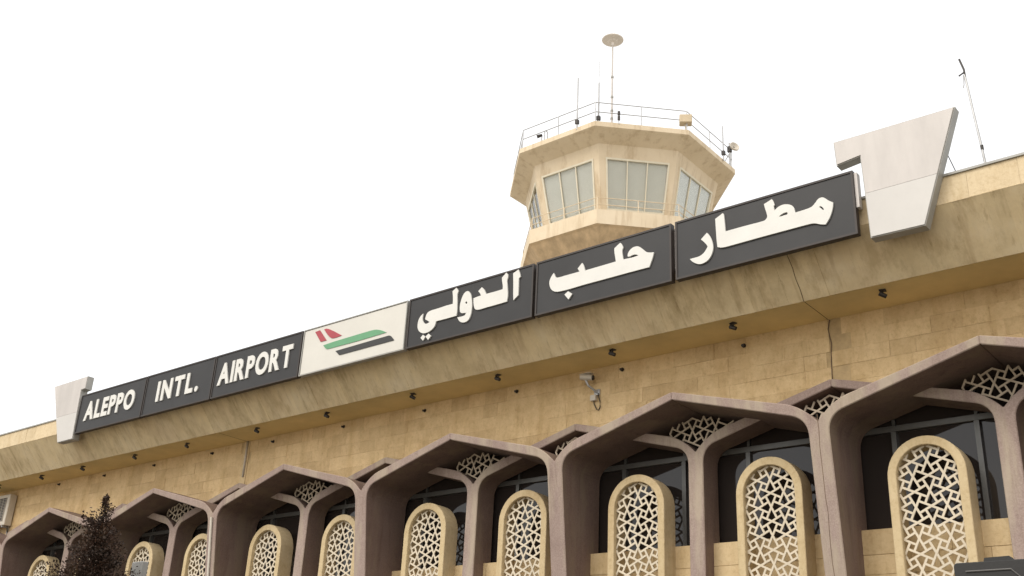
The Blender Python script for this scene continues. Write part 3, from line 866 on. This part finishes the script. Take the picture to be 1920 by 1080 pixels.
def wing(pts, depth, seam, label):
    c_ = sum(p[0] for p in pts) / len(pts)
    t = thing('sign_end_piece', label, 'sign', (c_, YP, Z(1.42)), 'angular metal end pieces of the sign row')
    mb = MB().prism_xz(pts, 2.80 * S + .012, 2.80 * S + depth)
    mb.build('body', M_GREY_EDGE, t, tri=True)
    def inset(P, d):
        if poly_area(P) < 0: P = P[::-1]
        o = []
        for i in range(len(P)):
            a, b, c = Vector(P[i - 1]), Vector(P[i]), Vector(P[(i + 1) % len(P)])
            u, v = (b - a).normalized(), (c - b).normalized()
            nu, nv = Vector((-u.y, u.x)), Vector((-v.y, v.x))
            m_ = nu + nv
            o.append(tuple(b + m_ * (d / max(.2, m_.dot(nu)))))
        return o
    pts = inset(pts, .014)
    # two face sheets with a recessed seam
    up = []; lo = []
    def cut(P, z, keep_up):
        o = []
        for i in range(len(P)):
            a, b = P[i], P[(i + 1) % len(P)]
            ia, ib = (a[1] > z) == keep_up, (b[1] > z) == keep_up
            if ia: o.append(a)
            if ia != ib:
                tt = (z - a[1]) / (b[1] - a[1]); o.append((a[0] + (b[0] - a[0]) * tt, z))
        return o
    MB().prism_xz(cut(pts, seam + .0022, True), 2.80 * S - .004, 2.80 * S + .0115).build('face_sheet', M_METAL_PINK, t, tri=True)
    MB().prism_xz(cut(pts, seam - .0022, False), 2.80 * S - .004, 2.80 * S + .0115).build('face_sheet', M_METAL_COOL, t, tri=True)
    return t
wr = [(-1.0949, 1.780), (-0.7276, 1.7746), (-0.8488, 1.4248), (-1.0076, 1.4279), (-1.0163, 1.7044), (-1.091, 1.6955)]
wing([(a * S, Z(b)) for a, b in wr], 0.17, Z(1.575), 'large angular light grey metal end piece right of the Arabic boards')
wl_ = [(-5.6616, 1.77), (-5.3197, 1.772), (-5.3194, 1.7009), (-5.3588, 1.6989), (-5.343, 1.4249), (-5.4949, 1.4242)]
wing([(a * S, Z(b)) for a, b in wl_], 0.17, Z(1.575), 'angular light grey metal end piece left of the ALEPPO board')
# thin stay wire behind the right end piece
w = thing('stay_wire', 'thin stay wire between the right metal end piece and the roof edge', 'wire', (-3.3, YP, Z(1.58)))
MB().tube([(-3.50, YP + .02, Z(1.655)), (-3.42, YP + .06, Z(1.585))], .006, 6).build('wire', M_DARK, w)

# ================================================================== SMALL FITTINGS ON THE WALL
spot_x = [-1.062, -1.569, -2.051, -2.585, -3.042, -3.568, -4.053, -4.601, -5.058, -5.563, -5.999, -6.5]
below = ['just right of the right-hand Arabic board', 'below the right half of the right-hand Arabic board', 'below the right half of the single-dot Arabic board',
         'below the left Arabic word near the tower side', 'below the two-dot Arabic board', 'below the white emblem board', 'below the left half of the emblem board',
         'below the AIRPORT board', 'below the INTL. board', 'below the ALEPPO board', 'below the left metal end piece', 'at the far left of the roof edge']
bt = []
pos_words = ['first', 'second', 'third', 'fourth', 'fifth', 'sixth', 'seventh', 'eighth', 'ninth', 'tenth', 'eleventh', 'twelfth']
proto = None
for i, xx in enumerate(spot_x):
    t = thing('soffit_spotlight', 'small dark spotlight under the roof edge, %s counted from the right' % pos_words[i], 'spotlight', (xx * S, 3.012 * S, ZS), 'small dark spotlights under the roof edge')
    t.rotation_euler.z = random.uniform(-.5, .5); t.scale = (.82, .82, .82)
    if proto is None:
        m1 = MB().box((xx * S - .055, 3.012 * S - .05, ZS - .022), (xx * S + .055, 3.012 * S + .05, ZS - .001)).build('base_plate', M_DARK, t, bevel=.004)
        m2 = MB().tube([(xx * S, 3.012 * S, ZS - .02), (xx * S, 3.012 * S, ZS - .062)], .012, 8).build('stem', M_DARK, t)
        m3 = MB().tube([(xx * S - .055, 3.012 * S - .03, ZS - .062), (xx * S + .05, 3.012 * S + .02, ZS - .12)], .042, 12, .036).build('lamp_head', M_DARK, t, smooth=False)
        proto = (m1, m2, m3)
    else:
        for q in proto:
            c = q.copy(); c.parent = t; link(c)
stub_x = [(-1.603, 1.323), (-2.1, 1.327), (-2.6, 1.326), (-3.101, 1.325), (-3.605, 1.328), (-4.098, 1.326), (-4.575, 1.330), (-5.08, 1.33), (-5.56, 1.33), (-6.043, 1.334)]
pr = None
for i, (xx, zz_) in enumerate(stub_x):
    t = thing('drain_stub', 'short dark pipe stub high on the stone wall, %s counted from the right' % pos_words[i], 'pipe', (xx * S, YW, Z(zz_)), 'short dark pipe stubs high on the stone wall')
    if pr is None:
        a_ = MB().tube([(xx * S, YW + .01, Z(zz_)), (xx * S, YW - .06, Z(zz_) - .012)], .022, 10).build('pipe', M_DARK, t)
        b_ = MB().tube([(xx * S, YW + .01, Z(zz_)), (xx * S, YW - .012, Z(zz_))], .034, 12).build('collar', M_DARK, t)
        pr = (a_, b_)
    else:
        for q in pr:
            c = q.copy(); c.parent = t; link(c)

# security camera with bracket, junction box and hanging cable
cx_, cz_ = -2.222 * S, Z(1.30)
t = thing('security_camera', 'small wall camera on a bracket above a junction box with looped cable', 'camera', (cx_, YW, Z(1.262)))
MB().tube([(cx_ - .15, YW - .22, cz_ + .05), (cx_ + .055, YW - .16, cz_ + .02)], .052, 14, .052).build('housing', M_ACW, t, bevel=.006)
MB().tube([(cx_ + .056, YW - .16, cz_ + .02), (cx_ + .075, YW - .155, cz_ + .016)], .044, 14, .044).build('lens', M_DARK, t)
MB().box((cx_ - .16, YW - .25, cz_ + .088), (cx_ + .07, YW - .13, cz_ + .094)).build('sun_shield', M_ACW, t)
MB().tube([(cx_ - .06, YW - .19, cz_ - .01), (cx_ - .03, YW - .16, cz_ - .10), (cx_ + .055, YW - .02, cz_ - .20)], .02, 8).build('bracket', M_RAIL, t)
MB().box((cx_ + .0, YW - .025, cz_ - .245), (cx_ + .11, YW - .006, cz_ - .15)).build('wall_plate', M_RAIL, t)
MB().box((cx_ - .055, YW - .07, cz_ - .345), (cx_ + .055, YW - .006, cz_ - .245)).build('junction_box', M_ACW, t, bevel=.006)
cab = [(cx_ + .02 * math.sin(0) , YW - .03, cz_ - .345)]
cab = [(cx_ + .0, YW - .03, cz_ - .345), (cx_ + .01, YW - .035, cz_ - .40), (cx_ + .06, YW - .03, cz_ - .50), (cx_ + .10, YW - .03, cz_ - .52), (cx_ + .13, YW - .03, cz_ - .46), (cx_ + .125, YW - .03, cz_ - .38), (cx_ + .10, YW - .03, cz_ - .30), (cx_ + .085, YW - .03, cz_ - .22)]
MB().tube(cab, .009, 6).build('cable', M_DARK, t)

# air conditioner at the far left
ax1, ax0, az0, az1 = -6.512 * S, -6.712 * S, Z(1.128), Z(1.318)
ay0, ay1 = 3.098 * S, YW - .02
t = thing('air_conditioner', 'cream outdoor air conditioner unit on brackets on the stone wall at the far left', 'air conditioner', ((ax0 + ax1) / 2, YW, az0))
MB().box((ax0, ay0 + .01, az0), (ax1, ay1, az1)).build('casing', M_ACW, t, bevel=.015)
fx0, fx1, fz0, fz1 = ax0 + .10, ax1 - .14, az0 + .13, az1 - .10
g_ = MB()
g_.box((fx0, ay0 + .002, fz0), (fx1, ay0 + .009, fz1)); g_.build('fan_opening', M_DARK, t)
gr = MB()
nb = 14
for i in range(nb + 1):
    zz_ = fz0 + (fz1 - fz0) * i / nb
    gr.tube([(fx0, ay0 - .006, zz_), (fx1, ay0 - .006, zz_)], .005, 5)
for i in range(5):
    xx = fx0 + (fx1 - fx0) * i / 4
    gr.tube([(xx, ay0 - .004, fz0), (xx, ay0 - .004, fz1)], .006, 5)
gr.build('grille', M_ACW, t)
for xx in (ax0 + .12, ax1 - .12):
    b_ = MB().box((xx - .02, ay0 + .02, az0 - .045), (xx + .02, YW - .007, az0 - .004)).box((xx - .02, YW - .04, az0 - .35), (xx + .02, YW - .007, az0 - .045))
    b_.build('bracket', M_RAIL, t)
MB().tube([(ax1 - .05, YW - .10, az0), (ax1 - .02, YW - .06, az0 - .2), (ax1 - .06, YW - .03, az0 - .5)], .016, 6).build('pipe', M_DARK, t)

# ================================================================== CONTROL TOWER
TC = Vector((-21.4626, 31.877)); PH = R(-67.5)
TW = thing('control_tower', 'tan octagonal airport control tower with a flared glazed cab, rising behind the sign boards', 'control tower', (TC.x, TC.y, 0))
def V(k, r, z): a = PH + k * math.pi / 4; return Vector((TC.x + r * math.cos(a), TC.y + r * math.sin(a), z + 1.6))
def ringband(prof, name, m, closed_top=False, closed_bot=False, dz=0.0):
    mb = MB(); vs = []
    for r, z in prof: vs += [V(k, r, z) for k in range(8)]
    fs = [(i * 8 + k, i * 8 + (k + 1) % 8, (i + 1) * 8 + (k + 1) % 8, (i + 1) * 8 + k) for i in range(len(prof) - 1) for k in range(8)]
    if closed_bot: fs.append(tuple(range(8))[::-1])
    if closed_top: fs.append(tuple((len(prof) - 1) * 8 + k for k in range(8)))
    mb.add(vs, fs)
    return mb.build(name, m, TW)
rs = ringband([(3.93, 20.985), (4.55, 21.30), (4.62, 21.34), (4.62, 21.54), (4.45, 21.56), (4.40, 21.45)], 'roof_rim', M_TOW)
ringband([(4.42, 21.46)], 'x', M_TOW) if False else None
rt = MB(); rt.add([V(k, 4.41, 21.455) for k in range(8)] + [V(k, 3.9, 21.0) for k in range(8)], [tuple(range(8)), tuple(range(15, 7, -1))])
rt.build('roof_deck', M_ROOF, TW)
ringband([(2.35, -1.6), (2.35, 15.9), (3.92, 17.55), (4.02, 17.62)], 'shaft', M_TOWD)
ringband([(4.02, 17.622), (4.02, 18.20), (3.92, 18.205), (3.90, 18.10), (3.25, 18.10)], 'balcony_wall', M_TOW)
# eight leaning window walls
HT = (3.935, 20.98); SB = (3.27, 18.12)
def on_face(k, u, z, off=0.0):
    """point on wall k at fraction u along it and height z, pushed inward by off"""
    f = (z - SB[1]) / (HT[1] - SB[1]); r = SB[0] + (HT[0] - SB[0]) * f
    a, b = V(k, r, z), V(k + 1, r, z)
    p = a + (b - a) * u
    if off:
        am = PH + (k + .5) * math.pi / 4
        p = p - Vector((math.cos(am), math.sin(am), 0)) * off
    return p
def fslab(mb, k, u0, u1, z0, z1, o0, o1, u0t=None, u1t=None):
    u0t = u0 if u0t is None else u0t; u1t = u1 if u1t is None else u1t
    vs = [on_face(k, u0, z0, o0), on_face(k, u1, z0, o0), on_face(k, u1t, z1, o0), on_face(k, u0t, z1, o0),
          on_face(k, u0, z0, o1), on_face(k, u1, z0, o1), on_face(k, u1t, z1, o1), on_face(k, u0t, z1, o1)]
    return mb.add(vs, [(0, 1, 2, 3), (7, 6, 5, 4), (0, 4, 5, 1), (1, 5, 6, 2), (2, 6, 7, 3), (3, 7, 4, 0)])
WZ0, WZ1, UM = 18.50, 20.48, 0.085
wallmb = MB()
for k in range(8):
    fslab(wallmb, k, 0, 1, SB[1], WZ0, 0, .16)
    fslab(wallmb, k, 0, 1, WZ1, HT[1] + .02, 0, .16)
    fslab(wallmb, k, 0, UM, WZ0, WZ1, 0, .16)
    fslab(wallmb, k, 1 - UM, 1, WZ0, WZ1, 0, .16)
wallmb.build('cab_wall', M_TOW, TW)
for k in range(8):
    w_ = MB(); fu = 0.022; fz = 0.07
    fslab(w_, k, UM, 1 - UM, WZ1 - fz, WZ1, -.03, .05)
    fslab(w_, k, UM, 1 - UM, WZ0, WZ0 + fz, -.03, .05)
    fslab(w_, k, UM, UM + fu, WZ0 + fz, WZ1 - fz, -.03, .05)
    fslab(w_, k, 1 - UM - fu, 1 - UM, WZ0 + fz, WZ1 - fz, -.03, .05)
    wo = w_.build('window', M_FRAMEW, TW)
    wu = 1 - 2 * UM - 2 * fu
    for j in (1, 2):
        u = UM + fu + wu * j / 3
        fslab(MB_ := MB(), k, u - .008, u + .008, WZ0 + fz, WZ1 - fz, -.015, .045)
        MB_.build('mullion', M_FRAMEW, wo)
    for j in range(3):
        ua, ub = UM + fu + wu * j / 3 + .0085, UM + fu + wu * (j + 1) / 3 - .0085
        fslab(mp := MB(), k, ua, ub, WZ0 + fz + .004, WZ1 - fz - .004, .014, .022)
        mp.build('pane', M_CLEAR, wo)
    if k in (0, 7, 1, 2, 3):
        fslab(bl := MB(), k, UM + .02, 1 - UM - .02, WZ0 + .03, WZ1 - .03, .07, .08)
        bo = bl.build('roller_blind', M_BLIND if k != 1 else M_BLIND2, wo)
# cab ceiling and floor
cf = MB(); cf.add([V(k, 3.75, 20.9) for k in range(8)] + [V(k, 3.15, 18.14) for k in range(8)], [tuple(range(8)), tuple(range(15, 7, -1))])
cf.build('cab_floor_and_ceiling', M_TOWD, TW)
def railing(r, z0, hs_, name, rad, m, postz, sub=2):
    q = MB()
    for h in hs_:
        for k in range(8): q.tube([V(k, r, z0 + h), V(k + 1, r, z0 + h)], rad, 6)
    ro = q.build(name, m, TW)
    for k in range(8):
        for j in range(sub):
            p = V(k, r, z0).lerp(V(k + 1, r, z0), j / sub)
            MB().tube([p + Vector((0, 0, -.12)), p + Vector((0, 0, max(hs_)))], rad * 1.25, 6).build('rail_post', m, ro)
    return ro
railing(4.50, 21.56, (0.45, 0.86), 'roof_railing', 0.017, M_RAIL, 0)
railing(3.93, 18.20, (0.24, 0.52), 'cab_railing', 0.015, M_TOW, 0, 2)

# aerials and fittings on the tower roof
def at(az, r, z): a = R(az); return Vector((TC.x + r * math.cos(a), TC.y + r * math.sin(a), z + 1.6))
def mast(az, r, zt_, label, rad=.03, z0=21.45, thin=None, name='aerial'):
    b = at(az, r, z0)
    t = thing(name, label, 'aerial', b)
    MB().tube([b, at(az, r, zt_)], rad, 8, rad * .8).build('pole', M_RAIL, t)
    if thin: MB().tube([at(az, r, zt_), at(az, r, thin)], .013, 6).build('whip', M_RAIL, t)
    MB().box(tuple(b + Vector((-.06, -.06, .25))), tuple(b + Vector((.06, .06, .42)))).build('clamp', M_DARK, t)
    return t
mast(-77.4, 4.36, 23.75, 'plain grey rod aerial on the left front edge of the tower roof', .032)
mast(-66.4, 4.38, 23.35, 'short grey pole with a hair-thin whip at the front corner of the tower roof', .034, thin=24.3)
mast(10.2, 4.38, 23.0, 'short rod aerial beside the dish on the right of the tower roof', .03)
b = at(-60.2, 4.1, 21.45); top = 25.30
t = thing('disc_aerial', 'tall slender mast topped with a grey disc above the tower roof', 'aerial', b)
MB().tube([b, at(-60.2, 4.1, top)], .042, 8, .032).build('mast', M_METAL_LIGHT, t)
for zz_ in (21.9, 22.25, 22.85, 23.75):
    c_ = at(-60.2, 4.1, zz_); MB().tube([c_ - Vector((0, 0, .04)), c_ + Vector((0, 0, .04))], .055, 8).build('clamp', M_GREY_EDGE, t)
M_DISC = mat_plain('grey_disc', (0.80, 0.75, 0.70), 0.6, 0.1, .1, 2)
MB().lathe([(.05, -.12), (.06, .0), (.16, .03), (.20, .07), (.40, .10), (.42, .125), (.40, .15), (.20, .20), (.05, .22)], at(-60.2, 4.1, top + .03), 32).build('disc', M_DISC, t)
b = at(-56.5, 4.36, 21.5)
t = thing('beacon_post', 'short post with two dark lamps on the front edge of the tower roof', 'lamp post', b)
MB().tube([b, b + Vector((0, 0, .5))], .02, 8).build('pole', M_RAIL, t)
for dz in (.17, .38): MB().tube([b + Vector((0, 0, dz)), b + Vector((0, 0, dz + .16))], .05, 10).build('lamp', M_DARK, t)
b = at(-22.4, 4.42, 21.5)
t = thing('equipment_box', 'cream equipment box on a short post at the right front corner of the tower roof', 'box', b)
MB().tube([b, b + Vector((0, 0, .42))], .035, 8).build('post', M_ACW, t)
a_ = R(34)
mb = MB().box((-.23, -.17, 0), (.23, .17, .34)); mb.v = [tuple(b + Vector((x_ * math.cos(a_) - y_ * math.sin(a_), x_ * math.sin(a_) + y_ * math.cos(a_), z_ + .40))) for x_, y_, z_ in mb.v]
mb.build('housing', mat_plain('tan_box_paint', (.56, .46, .31), .6, 0, .1, 4), t, bevel=.02)
b = at(20, 4.46, 21.5)
t = thing('dish_aerial', 'small round dish aerial on a pole at the right edge of the tower roof', 'aerial', b)
MB().tube([b, b + Vector((0, 0, 1.15))], .035, 8).build('pole', M_RAIL, t)
ds = MB(); c0 = b + Vector((.22, -.05, .86)); dirv = Vector((.85, -.45, .25)).normalized()
ux = dirv.cross(Vector((0, 0, 1))).normalized(); uy = dirv.cross(ux); n = 20; vs = []; fs = []
for r_, d_ in ((.04, -.08), (.13, -.05), (.20, .02), (.20, .08), (.18, .08), (.10, .03), (.03, .0)):
    vs += [c0 + dirv * d_ + (ux * math.cos(2 * math.pi * i / n) + uy * math.sin(2 * math.pi * i / n)) * r_ for i in range(n)]
for i in range(6): fs += [(i * n + k, i * n + (k + 1) % n, (i + 1) * n + (k + 1) % n, (i + 1) * n + k) for k in range(n)]
ds.add(vs, fs); ds.build('dish', M_ACW, t)
MB().tube([b + Vector((0, 0, .86)), c0 - dirv * .1], .03, 8).build('arm', M_DARK, t)
MB().box(tuple(b + Vector((-.07, -.07, .74))), tuple(b + Vector((.07, .07, .98)))).build('clamp', M_DARK, t)
b = at(-101.5, 4.18, 21.5)
t = thing('floodlight', 'small dark floodlight with two stubby posts at the left of the tower roof', 'floodlight', b)
MB().tube([b, b + Vector((0, 0, .42))], .022, 8).build('post', M_RAIL, t)
MB().tube([b + Vector((-.16, -.1, .36)), b + Vector((.02, 0, .42))], .075, 10, .05).build('lamp_head', M_DARK, t)
MB().tube([b + Vector((.14, 0, .0)), b + Vector((.14, 0, .52)), b + Vector((.08, 0, .58))], .02, 8).build('post', M_RAIL, t)
MB().tube([b + Vector((.3, -.03, .0)), b + Vector((.3, -.03, .44)), b + Vector((.24, -.03, .5))], .025, 8).build('post', M_RAIL, t)

# leaning aerial on the terminal roof, right
xa, ya = -0.716 * S, 3.0 * S
t = thing('leaning_aerial', 'thin crooked aerial mast leaning left on the terminal roof at the right', 'aerial', (xa, ya, Z(1.56)))
P = [(xa + .005, ya, Z(1.56)), (xa, ya, Z(1.68)), (-.7205 * S, ya, Z(1.75)), (-.7285 * S, ya, Z(1.86)), (-.7345 * S, ya, Z(1.955)), (-.738 * S, ya, Z(2.0))]
MB().tube(P, .019, 7, .015).build('mast', M_RAIL, t)
MB().tube([(-.7365 * S, ya, Z(1.98)), (-.738 * S, ya, Z(2.02)), (-.7475 * S, ya, Z(2.062))], .014, 7).build('arm', M_DARK, t)
MB().tube([(-.738 * S, ya, Z(2.01)), (-.752 * S, ya - .05, Z(1.995))], .011, 6).build('arm', M_DARK, t)
MB().tube([(-.741 * S, ya, Z(2.0)), (-.744 * S, ya, Z(1.965)), (-.7475 * S, ya, Z(1.955))], .007, 6).build('arm', M_RAIL, t)
MB().tube([(-.7182 * S, ya, Z(1.725)), (-.7187 * S, ya, Z(1.74))], .022, 7).build('clamp', M_DARK, t)

# ================================================================== FOREGROUND
# dark conifer in front of the left bays
tx, ty, th = -3.144 * S, 1.8 * S, Z(0.686)
t = thing('conifer_tree', 'dark brownish conifer with a pointed crooked top, in front of the left arches', 'tree', (tx, ty, 0))
tr_ = MB().tube([(tx, ty, 0), (tx + .03, ty, 1.5), (tx - .03, ty, 3.2), (tx + .02, ty, th - .25)], .11, 9, .015)
tr_.build('trunk', M_BARK, t, smooth=True)
def make_leaf():
    m, nt, b_ = new_mat('dark_conifer_foliage')
    c = ramp(nt, noise(nt, 2.5, 5, .6), [(.3, (.014, .008, .004)), (.5, (.036, .016, .007)), (.75, (.058, .032, .013))])
    c = tone_mul(nt, c, ((.7, .7, .6), (1, 1, 1), (1.5, 1.25, 1.1)))
    nt.links.new(c, b_.inputs['Base Color']); b_.inputs['Roughness'].default_value = .7
    return m
rnd = random.Random(11)
lf = MB()
limbs = MB()
def crown_r(h):                            # h: metres below the top
    return 0.03 + 0.50 * min(h, 0.5) + 0.36 * max(0, min(h - .5, .6)) + 0.22 * max(0, h - 1.1)
sprigs = []
h = 0.0
while h < th - .7:
    r_ = min(crown_r(h), 1.25)
    nb = 7 if h < .3 else 15
    for i in range(nb):
        a = rnd.uniform(0, 2 * math.pi)
        lob = 1 + .34 * math.sin(3 * a + 5.5 * h) + .22 * math.sin(2 * a - 9 * h + 1.3)
        rr = r_ * rnd.uniform(.35, 1.0) * lob
        if rnd.random() < .05: rr *= 1.15
        dz = rr * rnd.uniform(.25, .9)
        b0 = Vector((tx, ty, th - h - dz * .9)); e0 = Vector((tx + rr * math.cos(a), ty + rr * math.sin(a), th - h))
        sprigs.append((b0, e0))
        if h > .4 and rr > .3: limbs.tube([b0, e0], .010, 4, .003, caps=False)
    h += .055 if h < 1.6 else .11
for b0, e0 in sprigs:
    L = (e0 - b0).length
    n = max(14, int(L * 135))
    for i in range(n):
        f = rnd.uniform(.25, 1.04)
        p = b0.lerp(e0, f) + Vector((rnd.gauss(0, .03), rnd.gauss(0, .03), rnd.gauss(0, .04))) * (0.5 + L)
        d = ((e0 - b0).normalized() + Vector((rnd.gauss(0, .6), rnd.gauss(0, .6), rnd.gauss(.25, .5)))).normalized()
        s_ = d.cross(Vector((rnd.gauss(0, 1), rnd.gauss(0, 1), rnd.gauss(0, 1)))).normalized()
        ln = rnd.uniform(.022, .045); wd = ln * rnd.uniform(.22, .4)
        tn = rnd.random() * .99 + .005
        lf.add([p - d * ln * .5, p + s_ * wd, p + d * ln * .6, p - s_ * wd], [(0, 1, 2, 3)], tn)
limbs.build('branches', M_BARK, t)
cr_ = lf.build('crown', make_leaf(), t)

t = thing('grey_box_on_pole', 'plain grey box on a thin pole between the conifer and the arched screens', 'box', (-14.06, 8.775, 0))
MB().tube([(-14.06, 8.775, 0), (-14.06, 8.775, 3.5)], .03, 8).build('pole', M_RAIL, t)
MB().box((-14.195, 8.72, 3.48), (-13.935, 8.83, 3.885)).build('housing', mat_plain('mid_grey_paint', (.30, .30, .285), .6, 0, .1, 4), t, bevel=.012)

# dark board cut by the bottom right corner
kx0, kx1, ky, kt = -1.695, -0.55, 5.4, 2.545
M_KP = mat_plain('charcoal_plastic', (.014, .0135, .013), .6, 0, .15, 5, .1)
M_KL = mat_plain('mid_grey_edge_line', (.10, .095, .09), .45, 0, .1, 5, 0)
t = thing('charcoal_board', 'charcoal board with a raised tab on top, in the lower right corner', 'board', ((kx0 + kx1) / 2, ky, 0))
def rrect(x0, z0, x1, z1, r, n=5):
    P = []
    for cx1, cz1, a in ((x1 - r, z1 - r, 0), (x0 + r, z1 - r, 90), (x0 + r, z0 + r, 180), (x1 - r, z0 + r, 270)):
        P += [(cx1 + r * math.cos(R(a + 90 * i / n)), cz1 + r * math.sin(R(a + 90 * i / n))) for i in range(n + 1)]
    return P
MB().prism_xz(rrect(kx0, kt - .85, kx1, kt, .018), ky, ky + .09).build('panel', M_KP, t, tri=True, bevel=.004)
MB().prism_xz([(-1.558, kt - .002), (-1.552, kt + .018), (-1.440, kt + .020), (-1.425, kt - .002)], ky + .01, ky + .07).build('tab', M_KP, t, tri=True)
zl = kt - .043
MB().tube([(-1.64, ky - .003, zl), (-1.435, ky - .003, zl), (-1.40, ky - .003, zl - .035), (-1.40, ky - .003, kt - .7)], .004, 6).build('edge_line', M_KL, t)
for xx in (kx0 + .2, kx1 - .2):
    MB().tube([(xx, ky + .045, 0), (xx, ky + .045, kt - .84)], .03, 10).build('leg', M_RAIL, t)
